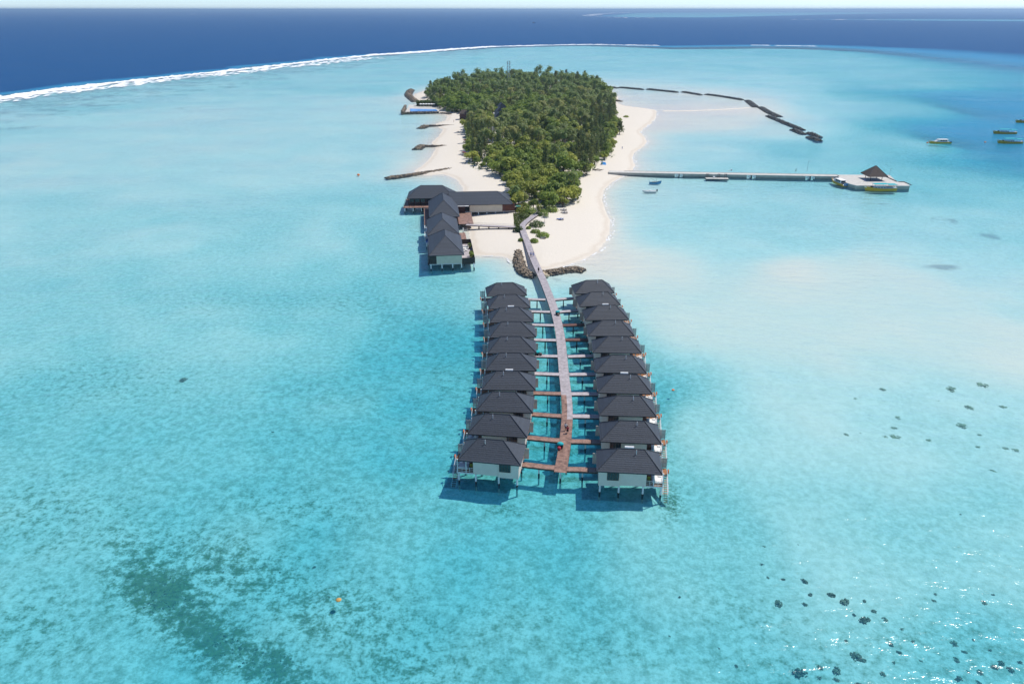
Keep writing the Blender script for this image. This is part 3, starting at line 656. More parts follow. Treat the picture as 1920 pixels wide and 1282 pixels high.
def cart(px, py, z, rz, label, bag):
    p = at(px, py, z); c = thing('service_cart', label, 'cart', p, rz, 'teal covered carts')
    MB().box(-.45, .45, -.4, .4, .22, .62).build('body', BLACK, c)
    MB().lathe([(.66, .72), (.64, .88), (.45, 1.06), (.12, 1.14)], 10, (0,0,0), 1.0, .75).build('cover', TEAL, c)
    MB().tube((0,0,.62), (0,0,.75), .3, .3, 8).build('neck', BLACK, c)
    for s in (-.46, .46):
        MB().tube((s - .04, .25, .22), (s + .04, .25, .22), .22, .22, 10).build('wheel', BLACK, c)
        MB().tube((s - .04, -.25, .22), (s + .04, -.25, .22), .22, .22, 10).build('wheel', BLACK, c)
    MB().lathe([(.15, .0), (.33, .12), (.38, .34), (.3, .55), (.12, .66)], 10, (-.05, -.85, .02)).build('bag', bag, c)
cart(1050.5, 838.5, 1.99, R(-15), 'teal covered cart with round red bag at the edge of the brown boardwalk', REDSHIRT)
cart(1045.5, 589.5, 1.99, R(10), 'teal covered cart with tan bag on the grey part of the boardwalk', TRUNK)
cart(1007.5, 665, 1.94, R(70), 'teal covered cart beside a villa on the spa side', BEAM)
MB().lathe([(.02,-.25),(.34,-.12),(.42,.03),(.28,.16),(0.05,.22)], 10, tuple(at(635, 1124))).build('float', mat('faded orange float', (.55,.33,.1))); tag(C.objects['float'], 'small orange yellow float drifting on the water left of the villas', 'float')
for nm, px, py, r_, lb in (('buoy', 1262, 731, .34, 'small pale orange buoy on the water beside the jetty side villas'), ('buoy', 672, 328, .8, 'red buoy floating off the tip of the long rock groyne'), ('buoy', 1739, 268, .7, 'small red mooring buoy off the bow of the white cabin boat'), ('buoy', 1847, 267, .7, 'small red mooring buoy between the yellow boats')):
    o = MB().lathe([(r_*.3, -r_*.6), (r_*.9, -r_*.3), (r_, .1), (r_*.7, r_*.5), (r_*.1, r_*.75)], 9, tuple(at(px, py))).build(nm, ORANGE); tag(o, lb, 'buoy', 'buoys')

# ------------------------------------------------------------------ the spa and restaurant building over the water
spa = thing('spa_building', 'large grey-roofed building over the water beside the beach, with joined hipped roofs and terraces', 'building')
SR = R(6.5)
def Msp(x, y): return Matrix.Translation((x, y, 0)) @ Matrix.Rotation(SR, 4, 'Z')
MA, MBm, MC_ = Msp(-22.6, 245.0), Msp(-25.6, 268.4), Msp(-27.6, 296.2)
MD, ME = Matrix.Translation((-34.6, 319.6, 0)) @ Matrix.Rotation(R(3), 4, 'Z'), Matrix.Translation((-13.6, 311.8, 0)) @ Matrix.Rotation(R(5), 4, 'Z')
hip_roof(spa, 'roof', 11.4, 5.75, 4.95, 9.1, -4.9, 3.0, 14, swap=True, M=MA)
hip_roof(spa, 'roof', 11.2, 5.75, 4.96, 9.15, -4.6, 4.5, 14, swap=True, M=MBm)
hip_roof(spa, 'roof', 13.5, 5.9, 4.97, 9.9, -6.2, 6.5, 15, swap=True, M=MC_)
hip_roof(spa, 'roof', 10.3, 5.9, 4.98, 9.2, -4.6, 4.6, 13, M=MD)
hip_roof(spa, 'roof', 13.2, 9.3, 4.94, 8.3, -13.0, 7.2, 13, M=ME)
def sb(name, M, boxes, m, label=None):
    mb = MB()
    for b_ in boxes: mb.box(*b_, 0, M)
    return mb.build(name, m, spa, label=label)
sb('floor', MA, [(-5.6, 5.0, -11.2, 11.4, 1.75, 1.95)], WHITE)
sb('wall', MA, [(-3.3, 5.0, -11.1, -10.9, 1.953, 4.8), (4.8, 5.0, -10.897, 11.0, 1.953, 4.8), (-5.0, -4.8, -10.0, 11.0, 1.953, 4.8)], CREAM)
sb('slatted_screen', MA, [(-5.55, -3.305, -11.1, -11.0, 1.96, 4.6)], SLATWOOD)
for k, (a_, b_) in enumerate(((-9.5, -5.5), (-2.5, 1.0), (4.0, 8.0))): sb('side_screen', MA, [(-6.1, -6.0, a_, b_, 1.9, 4.2)], WHITE)
sb('side_deck', MA, [(-6.2, -5.61, -11.1, 11.0, 1.78, 1.93)], BEAM)
sb('terrace_deck', MA, [(5.01, 9.3, -10.6, 11.2, 1.8, 1.95)], GREYWOOD)
sb('terrace_fence', MA, [(5.01, 9.3, -10.72, -10.62, 1.4, 3.6), (9.2, 9.3, -10.6, 11.2, 1.4, 3.4), (5.01, 9.19, 11.1, 11.2, 1.4, 3.6)], SLATWOOD)
for x in (-5.2, -1.6, 1.9, 4.8, 8.9):
    for y in (-10.8, -3, 4, 10.8):
        p = MA @ Vector((x, y, 0)); pile(spa, p, 1.75, .2)
sb('floor', MBm, [(-6.3, 5.2, -10.8, 11.2, 1.76, 1.96)], WHITE)
sb('wall', MBm, [(-5.0, 5.0, -10.7, 10.9, 1.963, 4.8)], CREAM)
sb('side_screen', MBm, [(-6.6, -6.45, -9.0, -2.5, 1.9, 4.0), (-6.6, -6.45, 1.5, 5.5, 1.9, 4.3)], WHITE)
sb('tub', MBm, [(-6.3, -5.2, -9.5, -6.5, 1.97, 2.5)], BLUECLOTH)
sb('terrace_deck', MBm, [(5.21, 8.4, -11.0, 2.0, 1.8, 1.95)], BROWNWOOD)
for x in (-6, 0, 5, 8):
    for y in (-9, 0, 9): pile(spa, MBm @ Vector((x, y, 0)), 1.76, .2)
sb('floor', MC_, [(-6.0, 5.6, -13.0, 13.2, 1.77, 1.97)], DARKWOOD)
sb('wall', MC_, [(-4.6, 5.2, -12.6, 13.0, 1.973, 4.8)], DARKWOOD)
sb('side_deck', MC_, [(-7.9, -6.01, -13.0, 13.2, 1.8, 1.95)], BROWNWOOD)
rl = []
for y in range(-12, 14, 2): rl.append((-7.86, -7.78, y - .05, y + .05, 1.953, 2.95))
sb('railing', MC_, rl + [(-7.86, -7.78, -12.9, 13.1, 2.952, 3.02)], DARKWOOD)
sb('entrance_deck', MC_, [(5.61, 11.2, -13.5, 4.0, 1.8, 1.95)], BROWNWOOD)
sb('entrance_wall', MC_, [(5.62, 8.9, 4.1, 4.3, 1.96, 4.7)], DARKWOOD)
sb('porch_roof', MC_, [(5.7, 10.5, 3.8, 8.0, 4.55, 4.7)], WHITE)
for x in (-7.5, 0, 5, 10):
    for y in (-12, -4, 4, 12): pile(spa, MC_ @ Vector((x, y, 0)), 1.76, .2)
sb('restaurant_deck', MD, [(-11.6, 8.0, -9.6, 6.2, 1.78, 1.96)], BROWNWOOD)
sb('restaurant_wall', MD, [(-9.6, 9.0, 2.5, 5.2, 1.963, 4.8)], DARKWOOD)
gw = sb('glass_front', MD, [(-9.8, 6.0, -4.6, -4.5, 1.963, 2.2)], DARKWOOD)
for k in range(7):
    x = -9.6 + k * 2.4
    sb('roof_post', MD, [(x - .12, x + .12, -5.3, -5.06, 1.963, 4.8)], DARKWOOD)
    if k < 6: MB().box(x + .3, x + 2.2, -4.59, -4.53, 2.21, 4.5, 0, MD).build('pane', GLASS, gw)
rl = [(x - .05, x + .05, -9.5, -9.4, 1.963, 2.9) for x in range(-11, 8, 2)]
sb('railing', MD, rl + [(-11.5, 7.9, -9.5, -9.4, 2.902, 2.98), (-11.5, -11.4, -9.39, 6.0, 2.902, 2.98)], DARKWOOD)
for x in (-11, -7.5, -4, -.5, 3, 7):
    for y in (-9.2, -3, 4): pile(spa, MD @ Vector((x, y, 0)), 1.78, .2)
sb('floor', ME, [(-9.0, 14.0, -8.8, 8.8, 1.7, 1.95)], CONC)
sb('wall', ME, [(-4.6, 8.9, -8.7, -8.5, 1.953, 4.8), (-4.6, -4.4, -8.49, 8.5, 1.953, 4.8), (-4.39, 12.4, 8.3, 8.5, 1.953, 4.8)], CREAM)
sb('wooden_wall', ME, [(8.91, 14.0, -8.6, -8.4, 1.5, 4.6), (13.8, 14.0, -8.39, 4.0, 1.5, 4.4)], mat('red brown cladding', (0.15, 0.055, 0.035), .6, .25, 2))
sb('yard_roof', ME, [(13.9, 18.5, -6.5, -2.0, 3.2, 3.3)], DARKWOOD)
sb('yard_wall', ME, [(14.01, 18.5, -7.6, -7.4, 1.0, 3.2)], DARKWOOD)
for x in (-8, -4, -1, 2.5, 6, 9.5):
    for y in (-8.4, 0, 8): pile(spa, ME @ Vector((x, y, 0)), 1.7, .22)
q = ME @ Vector((15.6, -6.8, 0)); tp = MB().box(-1.0, 1.0, -.8, .8, 3.303, 3.5).build('water_tank', mat('bright teal tank', (.03, .45, .6), .5, .1)); tp.location = (q.x, q.y, 0); tag(tp, 'bright teal tank on the dark yard roof behind the spa', 'tank')
# terrace sofa set and planters
p = MA @ Vector((6.7, 4.5, 1.951))
sf = thing('sofa', 'white outdoor sofa on the fenced terrace of the front spa roof', 'sofa', p, SR)
MB().box(-1.3, 1.3, -.5, .5, .12, .5).build('seat', CLOTH, sf); MB().box(-1.3, 1.3, .503, .75, .12, .95).build('backrest', CLOTH, sf); MB().box(-1.25, 1.25, -.45, .45, 0, .118).build('base', GREYCLOTH, sf)
for k, (x, y) in enumerate(((6.2, 1.5), (7.2, 2.4), (6.4, 6.4))):
    p = MA @ Vector((x, y, 1.951)); ch = thing('lounge_chair', 'white lounge chair by the sofa on the spa terrace', 'chair', p, SR + k, 'white lounge chairs on the spa terrace')
    MB().box(-.4, .4, -.4, .4, .1, .48).build('seat', CLOTH, ch); MB().box(-.4, .4, .403, .55, .1, .9).build('backrest', CLOTH, ch)
# long ramp bridge from the spa terrace to the boardwalk over the sand
a_, b_ = at(874, 421, 2.0), at(967, 425.3, 2.0)
d = b_ - a_; L = d.length; rz = math.atan2(d.y, d.x)
br = thing('ramp_bridge', 'narrow grey plank bridge across the sand from the spa to the boardwalk', 'bridge', (a_.x, a_.y, 0), rz)
pk = MB(); x = 0
while x < L: pk.box(x, x + .28, -.9, .9, 1.9, 1.97); x += .3
pk.build('planking', GREYWOOD, br, kind='stuff')
MB().box(0, L, -.85, -.7, 1.6, 1.895).box(0, L, .7, .85, 1.6, 1.895).build('beam', BEAM, br)
MB().box(0, L, -.9, -.84, 2.6, 2.66).box(0, L, .84, .9, 2.6, 2.66).build('handrail', STEEL, br)
for k in range(5): MB().box(L * (k + .3) / 5 - .1, L * (k + .3) / 5 + .1, -.7, .7, -.5, 1.6).build('support', BEAM, br)

def leaf_quad(mb, c, s, g, up=.35, n=None):
    n = Vector((g.gauss(0, 1), g.gauss(0, 1), g.gauss(0, 1) + up)).normalized() if n is None else n
    a = n.orthogonal().normalized(); b = n.cross(a); t = g.uniform(0, 6.28); a, b = a * math.cos(t) + b * math.sin(t), b * math.cos(t) - a * math.sin(t)
    mb.add([c - a * s, c - b * s * .55 - a * s * .1 + n * .12 * s, c + a * s, c + b * s * .6 + n * .1 * s], [(0, 1, 2, 3)])
# ------------------------------------------------------------------ rock breakwaters
def rock_verts(r, sq=1.0):
    base = [(1,0,0),(-1,0,0),(0,1,0),(0,-1,0),(0,0,1),(0,0,-1),(.6,.6,.6),(-.6,.6,.6),(.6,-.6,.6),(-.6,-.6,.6)]
    return base
def rock_into(mb, c, r, mi=0):
    n = 6; vs = []
    for ring_, (zz, rr) in enumerate(((-.6, .8), (.15, 1.0), (.62, .6))):
        for k in range(n):
            t = 2 * math.pi * k / n + ring_ * .5; q = r * rr * rnd.uniform(.75, 1.2)
            vs.append((c[0] + q * math.cos(t), c[1] + q * math.sin(t), c[2] + zz * r * rnd.uniform(.8, 1.1)))
    fs = []
    for i in range(2):
        for k in range(n): fs.append((i*n+k, i*n+(k+1) % n, (i+1)*n+(k+1) % n, (i+1)*n+k))
    fs.append(tuple(range(2*n, 3*n)))
    mb.add(vs, fs, mi)
def breakwater(pts, half, top, label, name='breakwater', mats=(ROCK, ROCKDARK), size=.55, group=None, dark=.2, parent=None):
    P = [at(x, y, top * .5) for x, y in pts]
    o = [p for p in spline(P, size * 1.0)] if len(P) > 2 else [P[0].lerp(P[1], k / max(1, int((P[1]-P[0]).length / size))) for k in range(int((P[1]-P[0]).length / size) + 1)]
    mb = MB()
    for i, p in enumerate(o[:-1]):
        d = (o[i+1] - p).normalized(); n_ = Vector((d.y, -d.x, 0))
        m = max(2, int(half * 2 / (size * 1.3)))
        endf = min(1.0, .55 + .45 * min(i, len(o) - 2 - i) / 5)
        for k in range(m + 1):
            s = -1 + 2 * k / m; s += rnd.uniform(-.15, .15)
            z = top * endf * (1 - .75 * abs(s) ** 1.6) - size * .45 + rnd.uniform(-.15, .15)
            rock_into(mb, p + n_ * (s * half) + Vector((rnd.uniform(-.2, .2), rnd.uniform(-.2, .2), z - p.z)), size * rnd.uniform(.7, 1.2), 1 if (rnd.random() < dark or z < .15) else 0)
        # core under the armour rocks
    cm = MB()
    prev = None
    for i, p in enumerate(o):
        d = (o[min(i+1, len(o)-1)] - o[max(i-1, 0)]).normalized(); n_ = Vector((d.y, -d.x, 0)); c0 = Vector((p.x, p.y, 0))
        rw = [c0 - n_ * half * 1.15 + Vector((0,0,-1.6)), c0 - n_ * half * .5 + Vector((0,0,top*.45)), c0 + n_ * half * .5 + Vector((0,0,top*.45)), c0 + n_ * half * 1.15 + Vector((0,0,-1.6))]
        if prev: cm.add(prev + rw, [(0,4,5,1),(1,5,6,2),(2,6,7,3)])
        prev = rw
    if parent is not None:
        hd_ = mb.build('head', list(mats), parent, kind='stuff'); cm.build('head_core', mats[1], parent); return parent
    root = thing(name, label, 'breakwater', group=group)
    mb.build('rocks', list(mats), root, kind='stuff'); cm.build('core', mats[1], root)
    return root
c3 = lambda *q: [(720 + x / 4.8, 320 + y / 4.8) for x, y in q]
c4 = lambda *q: [(740 + x / 3.84, 100 + y / 3.84) for x, y in q]
c7 = lambda *q: [(1100 + x / 3.84, 140 + y / 3.84) for x, y in q]
breakwater(c3((1208,710),(1215,780),(1225,840),(1255,895),(1310,925),(1365,935)), 1.7, 1.2, 'curved arm of piled brown rocks on the spa side of the boardwalk', size=.48)
breakwater(c3((1425,905),(1500,905),(1600,890),(1720,878),(1810,890)), 1.8, 1.2, 'arm of piled brown rocks running from the boardwalk into the shallows', size=.48)
rb = MB(); 
for k in range(10): 
    p = at(*c3((1452 + rnd.uniform(-28, 28), 935 + rnd.uniform(-14, 14)))[0], .3); rock_into(rb, (p.x, p.y, .3), rnd.uniform(.4, .9))
tag(rb.build('boulder_pile', mat('pale boulder', (.6, .5, .36), .9, .2, 1)), 'small pile of pale boulders at the foot of the boardwalk', 'boulders')
breakwater(c4((-58,893),(60,880),(200,860),(330,842),(430,828)), 1.6, 1.1, 'long straight rock groyne running out from the beach behind the spa', 'groyne', size=.6)
GL = breakwater(c4((170,682),(200,668),(290,667),(390,666)), 1.2, 1.0, 'lower of the two hooked rock groynes on the far beach', 'groyne', size=.7)
breakwater(c4((163,683),(185,668),(205,656)), 2.4, 1.4, '', size=.8, parent=GL)
GU = breakwater(c4((215,520),(240,521),(340,521),(450,520)), 1.2, 1.0, 'upper of the two hooked rock groynes on the far beach', 'groyne', size=.7)
breakwater(c4((190,533),(212,524),(230,516)), 2.4, 1.4, '', size=.8, parent=GU)
breakwater(c4((150,342),(120,318),(100,298),(104,276),(120,258)), 3.0, 1.8, 'curved rock wall around the sand pocket beyond the pool', size=1.0)
breakwater(c4((330,428),(370,432),(410,440)), 1.6, 1.1, 'short low rock wall between the pool and the beach', size=.7)
breakwater(c7((175,186),(215,187),(258,190)), 2.0, 1.2, 'short rock groyne at the tip of the lagoon beach', 'groyne', size=.8)
SEG = [((70,76),(225,95)),((236,90),(410,105)),((437,102),(658,125)),((692,122),(828,145)),((857,140),(980,156),(1128,180)),((1160,184),(1190,208),(1220,232)),((1255,232),(1310,266),(1388,300)),((1304,294),(1420,340),(1556,394)),((1484,390),(1564,424)),((1600,414),(1682,447)),((1600,444),(1684,472))]
SL = ['nearest the trees', 'second from the trees', 'third from the trees', 'fourth from the trees', 'long fifth from the trees', 'thick and short at the bend', 'just past the bend', 'longest and straightest', 'short, inside the longest one', 'outer of the last two', 'inner of the last two']
for s, l in zip(SEG, SL): breakwater(c7(*s), 1.7 if 'bend' not in l else 2.6, 1.15, f'dark rock breakwater around the lagoon, {l}', mats=(ROCKGREY, ROCKDARK), size=.75, dark=.4, group='offshore breakwaters')
o = breakwater(c4((1775,463),(1820,466)), .6, .6, 'low dark log or rock line lying on the lagoon sand', 'rock_line', size=.45)
# sand bar inside the lagoon breakwaters
sbp = [at(x, y) for x, y in c7((548,262),(700,262),(880,256),(1060,247),(1190,238))]
mb = MB(); prev = None
for i, p in enumerate(spline(sbp, 6)):
    n_ = Vector((0, 1, 0)); w_ = 2.6 + rnd.uniform(-.5, .5)
    rw = [p - n_ * w_ * 1.6 + Vector((0,0,-.4)), p - n_ * w_ * .4 + Vector((0,0,.16)), p + n_ * w_ * .4 + Vector((0,0,.16)), p + n_ * w_ * 1.6 + Vector((0,0,-.4))]
    if prev: mb.add(prev + rw, [(0,4,5,1),(1,5,6,2),(2,6,7,3)])
    prev = rw
mb.build('sand_bar', mat('dry sand', (.74, .67, .56), .9, .06, .5), kind='structure')

# ------------------------------------------------------------------ pool terrace on the far left shore
pl = thing('pool_terrace', 'stone-edged terrace with a long blue pool on the far shore of the island', 'pool')
A0, A1, A2, A3 = at(757, 211, 1.2), at(822, 210, 1.2), at(822, 203.5, 1.2), at(760, 203, 1.2)
breakpts = [(A0.x, A0.y), (A1.x, A1.y), (A2.x, A2.y), (A3.x, A3.y)]
MB().prism([(A0.x + 1, A0.y + 2), (A1.x, A1.y + 2), (A2.x, A2.y + 25), (A3.x, A3.y + 25)], -1, 1.25).build('terrace', CONC, pl)
MB().prism([(A0.x + 5, A0.y + 3.5), (A1.x - 1, A1.y + 3.5), (A2.x - 1, A2.y - 10), (A3.x + 5, A3.y - 8)], 1.2, 1.7).build('pool_basin', POOLBLUE, pl)
wallr = MB()
for p, q, hh in ((A0, A1, 1.1), (A0, Vector((A3.x, A3.y + 10, 0)), 2.0)):
    n = int((q - p).length / .8)
    for k in range(n + 1):
        c = p.lerp(q, k / n)
        for z in (.1, .7, 1.2): rock_into(wallr, (c.x + rnd.uniform(-.3, .3) - (1.2 if hh > 1.5 else 0), c.y + rnd.uniform(-.3, .3) - (.3 if hh < 1.5 else 0), z * hh / 1.1), .75 * (1.5 if hh > 1.5 else 1), rnd.random() < .4)
wallr.build('stone_edge', [ROCK, ROCKDARK], pl, kind='stuff')
hd = MB()
um = None
for k in range(6):
    p = at(789 + k * 5.1, 200.8, 1.25)
    p.z = 1.25
    if um is None:
        um = thing('parasol', 'x', 'parasol', group='white parasols beside the far pool')
        MB().tube((0,0,0), (0,0,2.6), .06).build('pole', WHITE, um); MB().lathe([(1.55, 2.3), (.8, 2.75), (.05, 3.0)], 8).build('canopy', CLOTH, um); o = um; tr_ = tree_of(um)
    else: o = copy_tree(um, tr_)
    place(o, p, 0, f'small white parasol by the far pool, {["first", "second", "third", "fourth", "fifth", "last"][k]} in its row counting from the open sea')

hg = MB(); g0 = random.Random(12)
for _ in range(2600):
    q = at(g0.uniform(781, 824), 199.3, 1.2); leaf_quad(hg, Vector((q.x, q.y + g0.uniform(-1, 4), 1.2 + g0.uniform(0, 4.6))), g0.uniform(.4, .8), g0, .8)
o = hg.build('hedge', LOW); tag(o, 'dark green hedge behind the white parasols of the far pool', 'hedge')
# ------------------------------------------------------------------ jetty, pier head, pavilion
jt = thing('jetty', 'long pale concrete jetty with dark openings running from the beach to its head', 'jetty')
J0, J1 = Vector((50, 388.2, 0)), Vector((164.5, 378.0, 0))
jd = (J1 - J0).normalized(); JL = (J1 - J0).length; MJ = Matrix.Translation(J0) @ Matrix.Rotation(math.atan2(jd.y, jd.x), 4, 'Z')
MB().box(0, JL, -2.2, 2.2, 1.35, 1.6, 0, MJ).build('deck', CONC, jt)
gaps = [(33.5, 38.0), (69.5, 74.5), (98.5, 103.5)]
xs = [0] + [v for g in gaps for v in g] + [JL]
for k in range(0, len(xs), 2):
    MB().box(xs[k], xs[k+1], -2.15, 2.15, .35, 1.347, 0, MJ).build('wall', mat('grey concrete wall', (.42, .41, .36), .8, .2, .4), jt)
    MB().box(xs[k], xs[k+1], -2.25, 2.25, -2.6, .347, 0, MJ).build('wet_base', CONCDARK, jt)
for a_, b_ in gaps:
    for u, v in ((a_ + .3, a_ + 1.9), (b_ - 1.9, b_ - .3)): MB().box(u, v, -2.1, -1.9, .1, 1.2, 0, MJ).build('culvert_panel', WHITE, jt)
    MB().box((a_ + b_) / 2 - .25, (a_ + b_) / 2 + .25, -2.0, 2.0, -2.6, 1.347, 0, MJ).build('culvert_pier', CONCDARK, jt)
kb = MB().box(8, JL, 2.0, 2.2, 1.603, 1.75, 0, MJ); kb.build('kerb', CONC, jt)
hd = [(163.2, 380.2), (160.8, 368.0), (161.9, 359.6), (163.6, 354.6), (189.0, 354.0), (190.4, 362.5), (187.0, 363.0), (191.0, 379.4)]
hd = [(163.6, 354.6), (189.0, 354.0), (190.4, 362.5), (187.0, 363.0), (191.0, 379.4), (164.6, 380.2), (161.6, 368.0), (161.9, 359.6)]
ph = thing('pier_head', 'broad pale concrete platform at the end of the jetty', 'pier')
MB().prism(hd, 1.2, 1.6).build('slab', CONC, ph); MB().prism([(x * .995 + .85, y * .999 + .36) for x, y in hd], -.0, 1.197).build('wall', mat('grey concrete wall', (.42, .41, .36)), ph)
MB().prism([(x * .992 + 1.4, y * .998 + .7) for x, y in hd], -3.4, -.003).build('wet_base', CONCDARK, ph)
MB().box(186.8, 187.2, 363.2, 379.0, 1.603, 1.9).box(187.4, 190.2, 362.2, 362.5, 1.603, 1.9).box(189.9, 190.2, 355, 362.19, 1.603, 1.9).build('kerb', BEAM, ph)
pv = thing('pavilion', 'open pavilion with a steep brown pyramid roof on the jetty head', 'pavilion', (178.0, 368.6, 1.6))
for x in (-2.8, 2.8):
    for y in (-2.8, 2.8): MB().tube((x, y, 0), (x, y, 2.5), .14, .14, 8).build('post', DARKWOOD, pv)
hip_roof(pv, 'roof', 4.7, 4.7, 2.3, 6.7, -.15, .15, 9, tile=THATCH)
lp = thing('lamp_post', 'tall thin lamp post on the edge of the jetty', 'lamp post', tuple(at(1513, 322, 1.6)))
MB().tube((0,0,0), (0,0,5.2), .09, .06).build('pole', STEEL, lp); MB().box(-.15, .9, -.1, .1, 5.2, 5.35).build('lamp_head', STEEL, lp)
lp = thing('lamp_post', 'short thin lamp post at the outer corner of the jetty head', 'lamp post', (190.0, 377.5, 1.6))
MB().tube((0,0,0), (0,0,3.2), .07, .05).build('pole', STEEL, lp); MB().box(-.15, .6, -.1, .1, 3.2, 3.33).build('lamp_head', STEEL, lp)
pt = thing('pontoon', 'floating white pontoon with brown timber frames moored along the jetty', 'pontoon', tuple(at(1344, 336.5, 0)), R(-4))
MB().box(-5.6, 5.6, -1.5, 1.5, .3, .6).build('deck', CONC, pt); MB().box(-5.5, 5.5, -1.45, 1.45, -.3, .298).build('float', BLACK, pt)
for x in (-4.8, 1.0, 4.4):
    f_ = MB()
    for dx in (-.5, .5): f_.box(x + dx - .08, x + dx + .08, 1.0, 1.16, .603, 2.7)
    f_.box(x - .5, x + .5, 1.18, 1.3, 2.3, 2.45).tube((x - .5, 1.0, .7), (x + .5, 1.0, 2.5), .06)
    f_.build('timber_frame', DARKPLANK, pt)
MB().box(-1.7, -.7, .9, 2.2, .9, 1.05, 0, Matrix.Rotation(0, 4, 'X')).tube((-1.6, 1.6, 1.0), (-1.6, 2.6, 1.9), .07).tube((-.8, 1.6, 1.0), (-.8, 2.6, 1.9), .07).build('gangway', WHITE, pt)
bc = thing('bench', 'small white bench seat on the jetty deck', 'bench', tuple(at(1368, 321.5, 1.6)))
MB().box(-1.1, 1.1, -.3, .3, .35, .5).build('seat', WHITE, bc); MB().box(.6, 1.1, -.3, .3, .503, 1.2).build('backrest', WHITE, bc); MB().box(-1.0, -.9, -.25, .25, 0, .347).box(.9, 1.0, -.25, .25, 0, .347).build('leg', WHITE, bc)

# ------------------------------------------------------------------ boats
def hull_mb(L, Bm, free, rise, stern=.75, keel=.5):
    """bow towards +x; open shell with a deck inside"""
    n = 10; secs = []
    for i in range(n + 1):
        t = i / n; x = -L / 2 + L * t
        hw = Bm / 2 * (stern + (1 - stern) * min(1, t / .35)) * (1 - max(0, (t - .55) / .45) ** 2.2 * .96)
        sh = free + rise * max(0, (t - .45) / .55) ** 1.8
        kz = -keel * (1 - max(0, (t - .7) / .3) ** 2 * .9); xf = x + (.06 * L * max(0, (t - .8) / .2))
        secs.append([(xf, -hw, sh), (x, -hw * .82, kz * .3), (x, 0, kz), (x, hw * .82, kz * .3), (xf, hw, sh), (xf, hw * .88, sh - .02), (xf, hw * .8, free * .55 + (sh - free) * .85), (xf, -hw * .8, free * .55 + (sh - free) * .85), (xf, -hw * .88, sh - .02)])
    mb = MB(); k = 9; vs = [p for s in secs for p in s]; fs, mi = [], []
    mb.add(vs, [])
    for i in range(n):
        for j in range(k):
            mb.f.append((i*k+j, (i+1)*k+j, (i+1)*k+(j+1) % k, i*k+(j+1) % k)); mb.m.append(1 if j in (5, 6, 7) else 0)
    mb.f.append(tuple(range(k))); mb.m.append(0); mb.f.append(tuple(reversed(range(n*k, n*k+k)))); mb.m.append(0)
    return mb
def dhoni(loc, rz, label, L=14.5, canopy=TEAL, group='yellow dive boats'):
    o = thing('dive_boat', label, 'boat', loc, rz, group)
    hull_mb(L, 3.6, 1.1, 1.1).build('hull', [YELLOW, WHITE], o)
    MB().box(-L * .12, L * .27, -1.25, 1.25, .75, 1.9).build('cabin', WHITE, o)
    for s in (-1.256, 1.256):
        for k in range(4): MB().box(-L * .1 + k * 1.35, -L * .1 + k * 1.35 + .8, min(s, s * .99), max(s, s * .99), 1.25, 1.68).build('window', GLASS, o)
    MB().box(-L * .46, -L * .14, -1.3, 1.3, .75, 1.25).build('stern_bench', WHITE, o)
    MB().box(-L * .19, L * .27, -1.6, 1.6, 3.0, 3.12).box(-L * .48, -L * .185, -1.6, 1.6, 2.72, 2.84).build('canopy', canopy, o)
    for x in (-L * .45, -L * .2, 0.0, L * .25):
        for y in (-1.4, 1.4): MB().tube((x, y, .9), (x, y, 2.98 if x > -L * .19 else 2.7), .05).build('post', STEEL, o)
    MB().box(-L * .5, -L * .475, -.9, .9, .9, 1.5).build('transom_box', WHITE, o)
    MB().box(L * .3, L * .34, -.5, .5, 1.3, 2.1).build('deck_seat', BLACK, o)
    return o
dhoni((174.2, 351.6, 0), R(183), 'yellow boat with teal canopy moored in front of the jetty head', L=14.6)
dhoni((339.0, 527.5, 0), R(180 - 2), 'yellow boat with teal canopy at anchor, the farther of the pair', L=15)
dhoni((318.0, 487.2, 0), R(180 - 2), 'yellow boat with teal canopy at anchor, the nearer of the pair', L=15)
dhoni((389.0, 583.0, 0), R(180), 'yellow hulled boat at anchor cut by the picture edge', L=16)
def speedboat(loc, rz, label, L=12.5):
    o = thing('speedboat', label, 'boat', loc, rz, 'white cabin boats with yellow hulls')
    hull_mb(L, 3.5, .95, .7, .9).build('hull', [YELLOW, WHITE], o)
    MB().add([(-L*.3,-1.35,.9),(L*.27,-1.15,1.0),(L*.27,1.15,1.0),(-L*.3,1.35,.9),(-L*.3,-1.25,2.35),(L*.12,-1.05,2.35),(L*.12,1.05,2.35),(-L*.3,1.25,2.35)], [(3,2,1,0),(4,5,6,7),(0,1,5,4),(1,2,6,5),(2,3,7,6),(3,0,4,7)]).build('cabin', WHITE, o)
    MB().box(-L * .34, L * .14, -1.45, 1.45, 2.36, 2.48).build('roof', CLOTH, o)
    for s in (-1, 1):
        for k in range(3): MB().box(-L * .26 + k * 1.5, -L * .26 + k * 1.5 + 1.1, s * 1.33 - .05, s * 1.33 + .05, 1.45, 2.1).build('window', GLASS, o)
    MB().box(-L * .308, -L * .302, -1.0, 1.0, 1.2, 2.2).build('window', GLASS, o)
    for y in (-.5, .5): MB().box(-L * .54, -L * .49, y - .25, y + .25, .2, 1.4).build('outboard_engine', BLUEHULL, o)
    return o
speedboat((160.2, 366.2, 0), R(97), 'white cabin boat with yellow hull tied to the side of the jetty head')
speedboat((273.4, 487.6, 0), R(182), 'white cabin boat with yellow hull moored alone on the lagoon', 13.5)
o = thing('fishing_boat', 'small blue wooden boat with a thin mast off the beach', 'boat', tuple(at(1228, 344, 0)), R(-8))
hull_mb(5.6, 1.7, .55, .9, .5).build('hull', [BLUEHULL, DARKWOOD], o); MB().tube((.6, 0, .3), (.6, 0, 3.6), .05, .03).build('mast', DARKWOOD, o)
